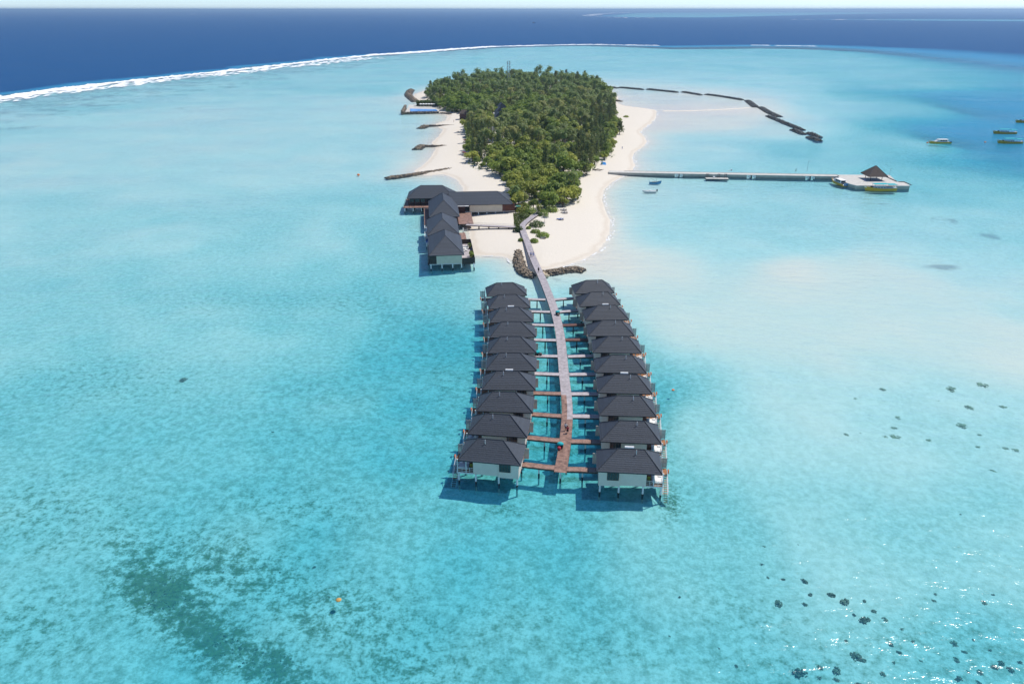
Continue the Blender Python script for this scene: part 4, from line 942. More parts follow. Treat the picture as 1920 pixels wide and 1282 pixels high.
MB().tube((-2.6, 0, .5), (-3.0, 0, 1.5), .06).build('stern_post', BLUEHULL, o); MB().tube((.4, 0, 1.0), (-2.4, .1, 2.4), .04).build('boom', DARKWOOD, o); MB().box(-1.3, .2, -.55, .55, .45, .7).build('seat', DARKWOOD, o)
o = thing('motor_boat', 'small white open motor boat with a dark outboard off the beach', 'boat', tuple(at(1218, 360, 0)), R(184))
hull_mb(6.4, 1.9, .55, .3, .9).build('hull', [WHITE, CLOTH], o); MB().box(-3.7, -3.25, -.25, .25, .1, 1.2).build('outboard_engine', BLACK, o); MB().box(-.6, .1, -.7, .7, .4, .75).build('seat', WHITE, o)
q = at(1001, 44, 0)
o = thing('distant_ship', 'tiny dark vessel far out on the open sea', 'ship', (q.x, q.y, 0), R(10))
hull_mb(24, 6, 2.5, 1.5).build('hull', [BLUEHULL, BLUEHULL], o); MB().box(-9, 3, -2.2, 2.2, 2.0, 6.5).build('cabin', STEEL, o)

# ------------------------------------------------------------------ furniture on the sand
def lounger(px, py, rz, m, label, group):
    p = on_ground(px, py); o = thing('beach_lounger', label, 'lounger', p, rz, group)
    MB().box(-1.0, 1.0, -.38, .38, .28, .36).build('frame', DARKWOOD, o)
    for x in (-.85, .85):
        for y in (-.3, .3): MB().box(x - .04, x + .04, y - .04, y + .04, -.1, .277).build('leg', DARKWOOD, o)
    MB().box(-1.0, .35, -.36, .36, .363, .47).box(.36, 1.1, -.36, .36, .3, .41, 0, Matrix.Translation((.1, 0, -.02)) @ Matrix.Rotation(R(-28), 4, 'Y')).build('cushion', m, o)
k = 0
for x, y, m, l in ((1056, 394.5, GREYCLOTH, 'topmost grey lounger'), (1057.6, 399.6, GREYCLOTH, 'second grey lounger'), (1050, 412, BLUECLOTH, 'pale blue lounger'), (1020, 447.5, GREYCLOTH, 'lone grey lounger by the round bush')):
    lounger(x - 1.6, y, R(rnd.uniform(-15, 5)), m, l + ' of the pairs on the sand near the boardwalk, inner one' if 'lone' not in l else l, 'loungers on the sand near the boardwalk')
    if 'lone' not in l: lounger(x + 2.2, y + .8, R(rnd.uniform(-15, 5)), m, l + ' of the pairs on the sand near the boardwalk, outer one', 'loungers on the sand near the boardwalk')
for k, (x, y, m) in enumerate(((873, 258, GREYCLOTH), (873.5, 263.6, REDCLOTH), (873, 268, GREENCLOTH), (873, 273, GREENCLOTH), (873, 279, REDCLOTH), (871.5, 287, REDCLOTH), (870.5, 292, GREYCLOTH))):
    for dx in (-1.3, 1.3): lounger(x + dx - 1, y + (dx > 0) * .4, R(180 + rnd.uniform(-10, 10)), m, f'{m.name.split()[0]} lounger under the trees of the far beach, {["first", "second", "third", "fourth", "fifth", "sixth", "last"][k]} pair from the pool, {"seaward" if dx < 0 else "inner"} one', 'loungers at the tree edge of the far beach')
p = on_ground(1048.5, 388); o = thing('beach_shelter', 'small dark shelter at the edge of the trees above the grey loungers', 'shelter', p)
MB().box(-1.6, 1.6, -1.2, 1.2, 2.0, 2.15).build('roof', DARKWOOD, o)
for x in (-1.4, 1.4):
    for y in (-1.0, 1.0): MB().box(x - .07, x + .07, y - .07, y + .07, -.2, 1.997).build('post', DARKWOOD, o)
p = on_ground(1131, 308.5); tag(MB().add([(p.x-1.6,p.y-1,p.z-.1),(p.x+1.5,p.y-1.2,p.z-.1),(p.x+1.8,p.y+1,p.z-.1),(p.x-1.3,p.y+1.2,p.z-.1),(p.x-1.0,p.y,p.z+1.5),(p.x+1.2,p.y+.1,p.z+1.2)], [(3,2,1,0),(0,1,5,4),(1,2,5),(2,3,4,5),(3,0,4)]).build('tarpaulin', mat('bright blue cover', (.06,.33,.75), .6, .1)), 'small bright blue cover at the edge of the trees near the jetty', 'tarpaulin')
p = on_ground(1119, 320); dw = MB()
for k in range(6):
    a_ = Vector((p.x + rnd.uniform(-2.5, 2), p.y + rnd.uniform(-1, 1), p.z + .2)); dw.tube(a_, a_ + Vector((rnd.uniform(1, 3.5), rnd.uniform(-1.5, 1.5), rnd.uniform(.1, 1.0))), .22, .08)
tag(dw.build('driftwood', BARK), 'brown tangle of driftwood on the sand by the jetty', 'driftwood')

# ------------------------------------------------------------------ buildings and mast among the trees
for k, (x, y) in enumerate(((931, 240), (934.5, 229), (937.5, 219), (940.5, 210))):
    p = at(x, y, 3.2)
    o = thing('forest_house', f'dark-roofed house among the trees, {["nearest", "second", "third", "farthest"][k]} of the stepped row', 'house', (p.x, p.y, 1.2), R(8), 'houses in the stepped row among the trees')
    hip_roof(o, 'roof', 5.5, 4.2, 5.2, 9.2, -4.2, 4.2, 6, swap=True)
    MB().box(-3.6, 3.6, -4.8, 4.8, 0, 5.15).build('wall', WHITE, o); MB().box(-5.4, -3.7, -4.0, -1.5, 3.0, 5.0).build('porch', WHITE, o)
for px, py, lb, rz in ((884, 190, 'brown roofed hut half hidden by trees above the far beach', .3), (1084, 283, 'low brown roof half hidden in the trees near the jetty', -.2), (872, 216, 'dark hut at the edge of the trees by the pool', 0)):
    p = at(px, py, 4)
    o = thing('forest_hut', lb, 'hut', (p.x, p.y, 1.2), rz); hip_roof(o, 'roof', 5, 3.6, 4.2, 6.8, -2, 2, 6, tile=THATCH); MB().box(-4, 4, -3, 3, 0, 4.1).build('wall', DARKWOOD, o)
tw = thing('radio_mast', 'steel lattice mast rising above the trees at the far end of the island', 'mast', (-3.3, 770, 1.4))
fr = MB(); Ht = 31.0
wAt = lambda z: 1.55 - .5 * z / Ht
for sx in (-1, 1):
    for sy in (-1, 1): fr.tube((sx * wAt(0), sy * wAt(0), 0), (sx * wAt(Ht), sy * wAt(Ht), Ht), .26, .2, 5)
nb = 12
for k in range(nb):
    z0, z1 = Ht * k / nb, Ht * (k + 1) / nb
    for s in (-1, 1):
        fr.tube((-wAt(z0), s * wAt(z0), z0), (wAt(z1), s * wAt(z1), z1), .09, .09, 4).tube((s * wAt(z0), -wAt(z0), z0), (s * wAt(z1), wAt(z1), z1), .09, .09, 4)
        fr.tube((-wAt(z1), s * wAt(z1), z1), (wAt(z1), s * wAt(z1), z1), .09, .09, 4)
fr.build('lattice', STEEL, tw)
for x, y, z in ((-1.4, -1.4, 28), (1.4, -1.4, 28), (-1.4, 1.4, 28), (1.4, -1.4, 24), (-1.4, -1.4, 23.5)): MB().box(x - .3, x + .3, y - .2, y + .2, z, z + 2.6).build('antenna', WHITE, tw)
tag(MB().tube(tuple(on_ground(1071, 331)), tuple(on_ground(1071, 331) + Vector((0, 0, 8.5))), .12, .08).build('pole', STEEL), 'thin pale pole standing among the front trees', 'pole')

# ------------------------------------------------------------------ trees: a few of each kind built once, then copied
def palm_mesh(seed, h):
    g = random.Random(seed); cr, tk = MB(), MB()
    lean = Vector((g.uniform(-1.2, 1.2), g.uniform(-1.2, 1.2), 0)); p0 = Vector((0, 0, -.6)); top = Vector((lean.x, lean.y, h))
    mid = p0.lerp(top, .5) - lean * .2
    tk.tube(p0, mid, .2, .15, 6).tube(mid, top, .15, .11, 6)
    for k in range(21):
        az = 2 * math.pi * (k * .382 + g.uniform(-.04, .04)); el = g.uniform(-.35, 1.15) if k > 4 else g.uniform(.9, 1.35)
        Lf = g.uniform(3.3, 4.7); d = Vector((math.cos(az) * math.cos(el), math.sin(az) * math.cos(el), math.sin(el)))
        p = top.copy(); side = Vector((-math.sin(az), math.cos(az), 0)); n = 8; prev = None
        for i in range(n + 1):
            t = i / n; wv = .78 * math.sin(math.pi * min(1, .12 + t * .86)) ** .7
            dr = .28 * t
            L_ = p - side * wv + Vector((0, 0, -wv * .32)); R_ = p + side * wv + Vector((0, 0, -wv * .32))
            if prev is not None:
                pp, pL, pR = prev
                # leaflets: a gap is left between neighbours
                cr.add([pp, p, p.lerp(L_, .97) + d * .18, pL + d * .18], [(0, 1, 2, 3)] if i % 2 else [(0, 2, 3)])
                cr.add([pp, p, p.lerp(R_, .97) + d * .18, pR + d * .18], [(3, 2, 1, 0)] if i % 2 else [(3, 2, 0)])
            prev = (p.copy(), L_, R_)
            d = (d + Vector((0, 0, -.26 - .1 * t))).normalized(); p = p + d * (Lf / n)
    for k in range(6):
        a_ = g.uniform(0, 6.28); cr.lathe([(.05, -.2), (.16, 0), (.05, .2)], 5, top + Vector((.3 * math.cos(a_), .3 * math.sin(a_), -.35)))
    return cr, tk
def broad_mesh(seed, r, h):
    g = random.Random(seed); cr, tk = MB(), MB()
    tk.tube((0, 0, -.6), (0, 0, h * .45), .3, .2, 6)
    lobes = []
    for k in range(g.randint(6, 9)):
        a_ = g.uniform(0, 6.28); q = r * math.sqrt(g.random()) * .72; lr = r * g.uniform(.34, .52)
        c = Vector((q * math.cos(a_), q * math.sin(a_), h * g.uniform(.5, .88) - q * .22)); lobes.append((c, lr))
        tk.tube((0, 0, h * .4), c, .12, .04, 5)
    for c, lr in lobes:
        for _ in range(int(95 * (lr / 1.8) ** 1.6) + 40):
            n = Vector((g.gauss(0, 1), g.gauss(0, 1), g.gauss(.35, 1))).normalized()
            p = c + Vector((n.x * lr, n.y * lr, n.z * lr * .78)) * g.uniform(.62, 1.08)
            leaf_quad(cr, p, g.uniform(.3, .55), g, .5, (n + Vector((g.gauss(0, .45), g.gauss(0, .45), g.gauss(.75, .45)))).normalized())
    return cr, tk
def casu_mesh(seed, h, r):
    g = random.Random(seed); cr, tk = MB(), MB()
    tk.tube((0, 0, -.6), (g.uniform(-.4, .4), g.uniform(-.4, .4), h * .93), .22, .05, 6)
    for k in range(46):
        t = .12 + .86 * (k / 46) ** .9; z = h * t; Lb = r * (1.05 - t * .82) * g.uniform(.6, 1.15); az = k * 2.4 + g.uniform(-.4, .4)
        q = Vector((math.cos(az) * Lb, math.sin(az) * Lb, z + Lb * .55)); b0 = Vector((0, 0, z)); tk.tube(b0, q, .04, .015, 3)
        for _ in range(9):
            u = g.uniform(.3, 1.05); p = b0.lerp(q, u) + Vector((g.gauss(0, .22), g.gauss(0, .22), g.gauss(0, .2)))
            L_ = g.uniform(.55, 1.05); d = Vector((g.gauss(0, .35) + math.cos(az) * .4, g.gauss(0, .35) + math.sin(az) * .4, g.choice((.9, .7, -.5)))).normalized(); s = d.orthogonal().normalized() * g.uniform(.1, .2)
            s = Matrix.Rotation(g.uniform(0, 6.28), 3, d) @ s
            cr.add([p - s, p + d * L_ * .5 - s * 1.3, p + d * L_, p + d * L_ * .5 + s * 1.3, p + s], [(0, 1, 2, 3, 4)])
    return cr, tk
def variants(fn, argl, lm, tm, base):
    out = []
    for i, a in enumerate(argl):
        cr, tk = fn(100 + i * 7, *a); out.append((cr.mesh('crown', lm), tk.mesh('trunk', tm), base))
    return out
PV = variants(palm_mesh, [(7.5,), (9.5,), (11.5,), (14,), (8.6,), (12.6,)], PALM, TRUNK, 'p')
BV = variants(broad_mesh, [(3.6, 6.0), (4.4, 7.0), (3.0, 5.2), (4.0, 8.0), (3.3, 6.6)], BROAD, BARK, 'b')
CV = variants(casu_mesh, [(11, 2.6), (13.5, 2.9), (9.0, 2.3), (12, 2.4)], CASU, BARK, 'c')
def tree(name, cat, v, p, rz, s, label, group):
    o = link(name, None); o.location = p; o.rotation_euler = (0, 0, rz); o.scale = (s * rnd.uniform(.9, 1.1), s * rnd.uniform(.9, 1.1), s)
    tag(o, label, cat, group); link('crown', v[0], o); link('trunk', v[1], o)
    return o
# places: fill the wooded outline with a minimum spacing
houses = [at(931, 240, 3), at(934.5, 229, 3), at(937.5, 219, 3), at(940.5, 210, 3)]
pts = []
lo, hi = VEG.min(0), VEG.max(0)
cand = np.random.default_rng(5).random((16000, 2)) * (hi - lo) + lo
vs_ = sdf(cand, VEG); keep = vs_ > 0.5; cand = cand[keep]; vs_ = vs_[keep]
cell = {}
for (x, y), e in zip(cand, vs_):
    md = (4.3 if y < 560 else 5.2) * (.72 if e < 4 else 1)
    if any(abs(x - hq.x) < 6.5 and hq.y - 30 < y < hq.y + 6 for hq in houses): continue
    kx, ky = int(x // 6), int(y // 6); ok = True
    for i in (-1, 0, 1):
        for j in (-1, 0, 1):
            for (a_, b_) in cell.get((kx + i, ky + j), ()):
                if (a_ - x) ** 2 + (b_ - y) ** 2 < md * md: ok = False; break
    if ok: cell.setdefault((kx, ky), []).append((x, y)); pts.append((x, y, e))
groups = {'p': [], 'b': [], 'c': []}
for x, y, e in pts:
    u = 960 + F * x / (y * math.cos(PITCH) + H * math.sin(PITCH)); 
    n_ = fbm(np.array([[x, y]]), 38.0, 77)[0]
    east = x > np.interp(y, [330, 400, 530, 750], [34, 30, 52, 70]); west = x < np.interp(y, [330, 400, 516, 700], [-60, -16, -20, -90]) and 400 < y < 640
    if e < 3.5 and y < 560 and rnd.random() < .8: k = 'b'
    elif east and 335 < y < 640 and rnd.random() < .8: k = 'c'
    elif west and e < 14 and rnd.random() < .75: k = 'c'
    elif y > 700: k = 'p' if rnd.random() < .62 else ('c' if rnd.random() < .5 else 'b')
    elif y < 480: k = 'b' if n_ > .42 else ('p' if rnd.random() < .8 else 'c')
    else: k = 'b' if n_ > .53 else ('p' if rnd.random() < .86 else 'b')
    groups[k].append((x, y, e))
INFO = {'p': ('coconut_palm', 'palm', PV, 'coconut palm with feathery drooping fronds among the island trees', 'coconut palms on the island'),
        'b': ('broadleaf_tree', 'tree', BV, 'rounded leafy broadleaf tree in the island wood', 'broadleaf trees on the island'),
        'c': ('casuarina_tree', 'tree', CV, 'tall grey-green feathery casuarina tree at the edge of the island wood', 'casuarina trees on the island')}
rest = []
for k, L_ in groups.items():
    L_.sort(key=lambda q: q[1])
    nm, cat, V_, lb, gp = INFO[k]
    for i, (x, y, e) in enumerate(L_):
        v = rnd.choice(V_); s = rnd.uniform(.72, 1.25) * (0.72 if e < 5 and k != 'c' else 1.0); gz = 1.3
        if k == 'b': s *= rnd.uniform(.85, 1.35) if y < 480 else rnd.uniform(1.0, 1.6)
        if i < 290:
            vi = V_.index(v)
            size = {'p': ['short', 'middling', 'tall', 'very tall', 'low', 'high'], 'b': ['rounded', 'wide spreading', 'small', 'tall domed', 'compact'], 'c': ['slender', 'towering', 'short', 'narrow']}[k][vi]
            kind = {'p': 'coconut palm', 'b': 'leafy broadleaf tree', 'c': 'feathery grey-green casuarina'}[k]
            side_ = 'at the jetty side beach' if x > np.interp(y, [320, 400, 530, 750], [20, 26, 42, 60]) else ('at the groyne side beach' if x < np.interp(y, [320, 400, 516, 700, 760], [-4, -12, -20, -60, -60]) else 'inside the wood')
            zone = 'by the front tip' if y < 350 else ('level with the jetty' if y < 420 else ('level with the lower groyne' if y < 490 else ('near the dark-roofed houses' if y < 620 else ('level with the pool' if y < 700 else 'at the far end'))))
            tree(nm, cat, v, (x, y, gz), rnd.uniform(0, 6.28), s, f'{size} {kind} {side_}, {zone}', gp)
        else: rest.append((k, v, x, y, s))
if rest:    # the far end of the wood, past the count that can be told apart
    for which, nm2 in ((0, 'far_wood'),):
        allv, allf, allm = [], [], []; off = 0
        for k, v, x, y, s in rest:
            for mi, me in ((('p', 'b', 'c').index(k), v[0]), (3, v[1])):
                nv = len(me.vertices); co = np.empty(nv * 3, np.float32); me.vertices.foreach_get('co', co); co = co.reshape(-1, 3) * s
                t = rnd.uniform(0, 6.28); c_, s_ = math.cos(t), math.sin(t)
                co = np.stack([co[:, 0] * c_ - co[:, 1] * s_ + x, co[:, 0] * s_ + co[:, 1] * c_ + y, co[:, 2] + 1.3], 1)
                allv.append(co); allf += [tuple(vi + off for vi in p_.vertices) for p_ in me.polygons]; allm += [mi] * len(me.polygons); off += nv
        me = bpy.data.meshes.new(nm2); me.from_pydata(np.concatenate(allv).tolist(), [], allf)
        for m in (PALM, BROAD, CASU, TRUNK): me.materials.append(m)
        me.polygons.foreach_set('material_index', allm); me.update()
        o = link(nm2, me, kind='stuff'); tag(o, 'dense far end of the island wood, palms and leafy trees merging', 'wood')
# low growth under the trees
ug = MB(); g = random.Random(3)
c2 = np.random.default_rng(9).random((9000, 2)) * (hi - lo) + lo; s2 = sdf(c2, VEG)
for (x, y), e in zip(c2[s2 > -.5], s2[s2 > -.5]):
    if y > 800: continue
    for _ in range(3): leaf_quad(ug, Vector((x + g.gauss(0, .8), y + g.gauss(0, .8), 1.35 + g.uniform(0, 2.0) * min(1, (e + 1) / 3))), g.uniform(.5, 1.0), g, 1.2)
o = ug.build('undergrowth', LOW, kind='stuff'); tag(o, 'low green undergrowth beneath the island trees', 'undergrowth')
# grass beside the boardwalk and individual bushes
gp = W(c3((1165,390),(1240,380),(1330,395),(1260,465),(1225,500),(1222,560),(1180,530),(1170,470)), 1.2); gl_, gh_ = gp.min(0), gp.max(0)
gm = MB(); cg = np.random.default_rng(2).random((6000, 2)) * (gh_ - gl_) + gl_; sg = sdf(cg, gp)
for (x, y) in cg[sg > 0][:2600]:
    gz = 1.25; a_ = g.uniform(0, 6.28); w_ = .16; hh = g.uniform(.3, .6)
    gm.add([(x - w_ * math.cos(a_), y - w_ * math.sin(a_), gz - .2), (x + w_ * math.cos(a_), y + w_ * math.sin(a_), gz - .2), (x + g.gauss(0, .2), y + g.gauss(0, .2), gz + hh)], [(0, 1, 2)])
o = gm.build('grass', LOW, kind='stuff'); tag(o, 'strip of green grass beside the bend of the boardwalk', 'grass')
def bush(px, py, r, h, label, m=BROAD, seed=0):
    p = on_ground(px, py); gg = random.Random(seed + int(px)); cr, tk = MB(), MB()
    for _ in range(int(170 * r)):
        n = Vector((gg.gauss(0, 1), gg.gauss(0, 1), abs(gg.gauss(0, 1)) * .9)).normalized(); k = gg.uniform(.65, 1.05)
        leaf_quad(cr, Vector((n.x * r * k, n.y * r * k, n.z * h * k + .15)), gg.uniform(.2, .4), gg, .5, (n + Vector((gg.gauss(0, .4), gg.gauss(0, .4), .4))).normalized())
    for _ in range(5): tk.tube((0, 0, -.2), (gg.uniform(-.6, .6) * r, gg.uniform(-.6, .6) * r, h * .7), .06, .02, 4)
    o = thing('bush', label, 'bush', p, 0, 'bushes by the boardwalk'); cr.build('crown', m, o); tk.build('stem', BARK, o)
for q in ((1006, 424, 3.1, 2.2, 'large dark green bush beside the bend of the boardwalk', LOW), (1018, 443.5, 2.6, 1.5, 'bright green bush with the lone lounger beside it'), (1001.5, 454, 1.7, 1.2, 'small green bush nearest the boardwalk on the sand'), (1004, 436, 1.9, 1.2, 'small light green bush between two larger ones'), (991, 429, 1.0, .8, 'tiny pale bush close to the boardwalk bend'),
          (971.5, 434, 2.0, 2.4, 'upright bush on the spa side of the boardwalk bend', LOW), (977, 396, 3.4, 2.6, 'wide bush at the end of the spa building'), (983, 408, 2.4, 1.8, 'bush on the grass strip by the boardwalk', LOW), (994, 400, 2.6, 2.6, 'tall bush at the foot of the front palms'), (976, 452, .9, 1.1, 'thin bush leaning against the boardwalk above the rocks'),
          (1016, 403, 2.8, 2.4, 'bush under the front palms beyond the boardwalk'), (1034, 396, 3.0, 2.4, 'bush at the sandy edge under the front palms'), (1174, 220, 2.2, 1.2, 'lone low bush on the lagoon beach'), (1154, 213, 2.6, 2.2, 'bush at the tree edge of the lagoon beach'), (1154, 226, 2.6, 1.8, 'lower bush at the tree edge of the lagoon beach'), (867, 231, 2.2, 1.6, 'yellow green bush on the far beach'), (848, 209, 6, 4.5, 'big round bush between the pool and the far beach')): bush(*q)
v = CV[2]
for px, py, s in ((1161.5, 252, .92), (1150, 251, .75)):
    o = tree('casuarina_tree', 'tree', v, on_ground(px, py), 0.4, s, 'lone small casuarina standing out on the lagoon beach' if px > 1155 else 'small casuarina between the lone one and the wood', 'casuarina trees on the island'); o.scale = (s * 1.7, s * 1.7, s)
for px, py, s in ((1021, 417, .42), (1028, 407, .5), (1010, 404, .5), (1052, 381, .6)):
    tree('coconut_palm', 'palm', PV[0], on_ground(px, py), px, s, 'short young yellow-green palm near the bend of the boardwalk', 'young palms near the boardwalk')
# planter shrubs along the spa terrace fence
for k, y in enumerate((-6.5, -5.2, -3.8, 5.0)):
    p = MA @ Vector((8.5, y, 1.951)); o = thing('planter', 'leafy green plant along the spa terrace fence', 'plant', p, 0, 'plants along the spa terrace fence'); cr = MB()
    for _ in range(90):
        n = Vector((g.gauss(0, 1), g.gauss(0, 1), g.gauss(0, 1))).normalized(); leaf_quad(cr, Vector((n.x * .7, n.y * .7, 1.2 + n.z * .7)), g.uniform(.15, .3), g)
    cr.build('crown', BROAD, o); MB().box(-.3, .3, -.3, .3, 0, .6).build('pot', DARKWOOD, o)

# ------------------------------------------------------------------ coral heads and seagrass on the bed
c4b = [(717,1030,45),(603,655,30),(888,610,25),(958,645,30),(742,535,22),(512,447,18),(545,515,12),(628,525,14),(773,607,16),(745,660,18),(1065,745,36),(1020,940,33),(1060,960,18),(915,1015,30),(915,1065,20),(822,1055,20),(825,998,18),(1267,793,15),(1207,875,18),(1250,917,18),(1222,973,16),(1365,963,15),(1325,860,18),(1560,958,22),(1600,915,18),(1545,870,25),(1437,640,15),(1445,605,12),(1708,650,17),(1757,608,12),(1685,1025,22),(1765,995,18),(1800,975,20),(1850,1010,20),(1900,970,15),(1165,1035,20),(1115,695,15),(1065,640,12),(1175,740,20),(965,855,15),(1010,715,12),(1740,905,12),(1650,850,12),(1620,1020,15),(1570,1060,25),(1680,1080,20),(1030,1090,22),(375,990,15),(280,895,12),(70,622,14),(15,830,12),(1580,178,10),(708,340,9),(525,350,12)]
c5b = [(1603,720,30),(1735,700,28),(1545,773,16),(1680,800,22),(1827,797,20),(1650,880,25),(1355,930,30),(1310,930,20),(1140,918,14),(1205,912,14),(1365,845,20),(1350,890,16),(1575,792,10),(1785,1078,18),(1718,972,12),(1890,990,20),(1840,980,16),(1180,762,15),(1300,720,15),(1500,943,16),(1450,950,14),(1725,920,12)]
CH = [(1250 + x / 2.866, 900 + y / 2.866, r_ / 2.866, 'a') for x, y, r_ in c4b] + [(1100 + x / 2.341, 420 + y / 2.341, r_ / 2.341, 'b') for x, y, r_ in c5b] + [(343, 711, 10, 'c'), (511, 808, 4, 'c'), (589, 1060, 4, 'c'), (617, 1117, 4, 'c')]
def coral_mesh(seed):
    gg = random.Random(seed); mb = MB()
    for _ in range(46):
        a_ = gg.uniform(0, 6.28); q = gg.random() ** .6 * .95; rr = gg.uniform(.09, .26) * (1.15 - q * .5); zz = .5 * max(0, 1 - q * q) * gg.uniform(.5, 1.1)
        rock_into_r(mb, gg, (q * math.cos(a_) * 1.1, q * math.sin(a_) * .85, zz), rr)
    return mb.mesh('coral_head', CORAL if seed < 5 else CORALPALE)
def rock_into_r(mb, gg, c, r):
    n = 5; vs = []
    for ring_, (zz, rr) in enumerate(((-1.2, .9), (.15, 1.0), (.7, .5))):
        for k in range(n):
            t = 2 * math.pi * k / n + ring_ * .6; q = r * rr * gg.uniform(.7, 1.25)
            vs.append((c[0] + q * math.cos(t), c[1] + q * math.sin(t), c[2] + zz * r * gg.uniform(.8, 1.15)))
    mb.add(vs, [(i*n+k, i*n+(k+1) % n, (i+1)*n+(k+1) % n, (i+1)*n+k) for i in range(2) for k in range(n)] + [tuple(range(2*n, 3*n))])
CORALPALE = mat('pale greenish coral', (0.3, 0.33, 0.24), 0.9, 0.5, 1.5, 0.1)
CM = [coral_mesh(s) for s in range(10)]
CL = {'a': ('dark rounded coral head in the glittering shallows near the bottom corner', 'coral heads in the near shallows'), 'b': ('dim greenish coral patch in the pale water beyond the jetty side villas', 'coral patches in the pale water'), 'c': ('lone dark coral head in the open turquoise water', 'lone coral heads off the spa side')}
for i, (px, py, r_, k) in enumerate(CH):
    p = at(px, py, -1.2); z = ground_z(p.x, p.y); p = at(px, py, z + .25); rad = r_ * (p - Vector((0, 0, H))).length / F * 0.85
    o = link('coral_head', CM[i % 5 + (5 if k == 'b' else 0)]); o.location = (p.x, p.y, z - .05); o.rotation_euler = (0, 0, i * 1.3); hh = min(rad * .6, abs(z) * .8) if k != 'b' else min(rad * .2, abs(z) * .4)
    o.scale = (rad, rad * rnd.uniform(.8, 1.1), max(.12, hh / .77)); tag(o, ('large ' if r_ > 11 else ('middling ' if r_ > 6.5 else 'small ')) + CL[k][0], 'coral', CL[k][1])
sg_ = MB()
cs = np.random.default_rng(31).random((60000, 2)); th = (cs[:, 0] - .5) * R(72); rr = 66 + cs[:, 1] ** 1.3 * 110
PS = np.stack([rr * np.sin(th), rr * np.cos(th)], 1); al = blobs(PS, ALGAE); nz = fbm(PS, 4.0, 55)
sel = (al * .9 + nz * .9 - .95) > cs[:, 0] * 0 + np.random.default_rng(32).random(len(PS)) * .5
dS, _, _ = depth_at(PS[sel])
for (x, y), d_ in list(zip(PS[sel], dS))[:7000]:
    r_ = g.uniform(.15, .45); n = 6
    vs = [(x + r_ * g.uniform(.7, 1.3) * math.cos(6.283 * k / n), y + r_ * g.uniform(.7, 1.3) * math.sin(6.283 * k / n), -d_ - .15) for k in range(n)] + [(x + g.gauss(0, .08), y + g.gauss(0, .08), -d_ + g.uniform(.05, .18))]
    sg_.add(vs, [(k, (k + 1) % n, n) for k in range(n)])
o = sg_.build('seagrass', SEAGRASS, kind='stuff'); tag(o, 'dark patch of seagrass and rubble on the sea bed', 'seagrass')

# ------------------------------------------------------------------ surf along the outer reef, far islets
sf_ = MB(); g = random.Random(17)
def foam_patch(c, L_, w_, ang, hgt):
    n = 9; vs = []
    ca, sa = math.cos(ang), math.sin(ang)
    for k in range(n):
        t = 6.283 * k / n; u, v_ = L_ * math.cos(t) * g.uniform(.6, 1.15), w_ * math.sin(t) * g.uniform(.5, 1.25); vs.append((c.x + u * ca - v_ * sa, c.y + u * sa + v_ * ca, .03))
    vs.append((c.x, c.y, hgt)); sf_.add(vs, [(k, (k + 1) % n, n) for k in range(n)])
def surf(px, dens, wid, sc=1.0):
    P = [at(x, y) for x, y in px]
    for a_, b_ in zip(P, P[1:]):
        L_ = (b_ - a_).length; ang = math.atan2((b_ - a_).y, (b_ - a_).x); nrm = Vector((-math.sin(ang), math.cos(ang), 0))
        for k in range(max(2, int(L_ * dens * 3))):
            c = a_.lerp(b_, g.random()) + nrm * (g.gauss(0, .33) * wid)
            foam_patch(c, g.uniform(3, 13) * sc, g.uniform(.7, 2.6) * sc, ang + g.gauss(0, .06), g.uniform(.2, 1.1) * min(sc, 3))
surf([(-250,225),(-60,192),(0,184),(95,170),(190,158)], .55, 16); surf([(190,158),(260,151),(330,143),(400,136)], .26, 14); surf([(400,136),(470,128.5),(560,118.5),(640,109.5),(700,103.5)], .38, 16)
surf([(700,103.5),(770,99),(850,92.5),(920,88)], .5, 24, 1.2); surf([(920,88),(1010,85.5),(1110,84),(1230,86)], .2, 16, 1.3); surf([(1410,85.2),(1440,85.5)], .25, 8); surf([(1455,86),(1527,87)], .2, 8)
surf([(0,187),(150,168),(330,147),(560,122.5),(700,108)], .1, 30)
surf([(1104,30),(1120,27),(1150,25),(1190,23.5)], .012, 160, 7); surf([(1106,31),(1180,34),(1230,34.3)], .003, 60, 6); surf([(1480,37),(1620,37.6),(1760,38.3)], .002, 50, 6)
surf([(-60,197),(0,189),(95,175.5),(190,163.5),(330,148)], .12, 28, .8); surf([(400,142),(560,124.5),(700,109.5)], .1, 30, .8)
q = at(362, 27); foam_patch(q, 70, 120, 0, 3)
o = sf_.build('surf', FOAM, kind='stuff'); tag(o, 'white surf breaking along the outer reef', 'surf')
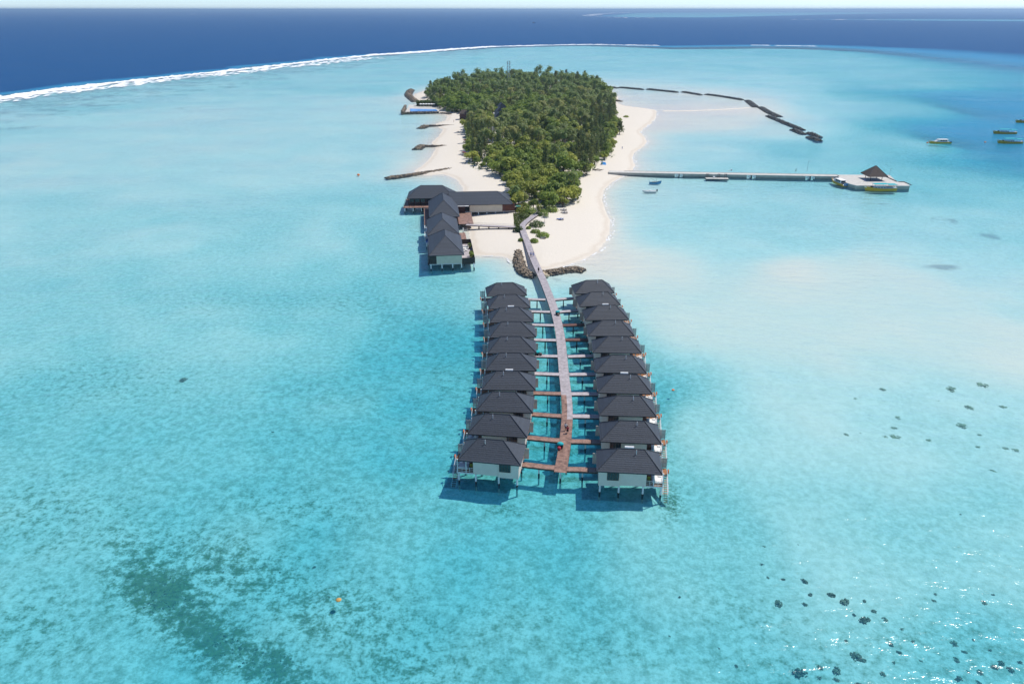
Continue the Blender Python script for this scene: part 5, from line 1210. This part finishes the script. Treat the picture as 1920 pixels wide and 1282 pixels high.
sf_keep = sf_; sf_ = MB()
SH = [Vector((x, y, 0)) for x, y in SAND]
for a_, b_ in list(zip(SH, SH[1:]))[4:36]:
    L_ = (b_ - a_).length; ang = math.atan2((b_ - a_).y, (b_ - a_).x); nrm = Vector((math.sin(ang), -math.cos(ang), 0))
    for k in range(int(L_ * .5)):
        foam_patch(a_.lerp(b_, g.random()) + nrm * g.gauss(1.2, .5), g.uniform(.6, 2.6), g.uniform(.08, .28), ang + g.gauss(0, .15), .06)
o = sf_.build('swash', FOAM, kind='stuff'); tag(o, 'thin white wash at the edge of the sand', 'foam')
isl = mat('far green islet', (.04, .06, .03), .9, .4, .02)
for k, (x0, x1, y, hh) in enumerate(((1596, 1656, 22.6, 16), (1842, 1884, 23.4, 16), (1302, 1392, 19.6, 22))):
    a_, b_ = at(x0, y), at(x1, y); L_ = (b_ - a_).length; mb = MB(); n = 28; vs = []
    for j in range(4):
        for i in range(n + 1):
            t = i / n; pr = min(1, 6 * t, 6 * (1 - t)); c = a_.lerp(b_, t)
            vs.append((c.x, c.y + (j - 1.5) * L_ * .05, 0 if j in (0, 3) else hh * pr * g.uniform(.6, 1.1)))
    mb.add(vs, [(j * (n+1) + i, j * (n+1) + i + 1, (j+1) * (n+1) + i + 1, (j+1) * (n+1) + i) for j in range(3) for i in range(n)])
    o = mb.build('islet', isl); tag(o, f'low dark islet on the horizon, {["middle", "outermost", "longest"][k]} of three', 'islet', 'islets on the horizon')

# ------------------------------------------------------------------ haze in the air
HAZE = 8.5e-5
if HAZE:
    hz, nt, b = newmat('haze air'); nt.nodes.remove(b)
    pv_ = nn(nt, 'ShaderNodeVolumePrincipled'); pv_.inputs['Color'].default_value = (0.52, 0.75, 1.0, 1); pv_.inputs['Density'].default_value = HAZE; pv_.inputs['Anisotropy'].default_value = 0.4
    nt.links.new(pv_.outputs[0], nt.nodes['Material Output'].inputs['Volume'])
    MB().box(-39500, 39500, -600, 42500, -50, 95).build('haze', hz, kind='stuff')
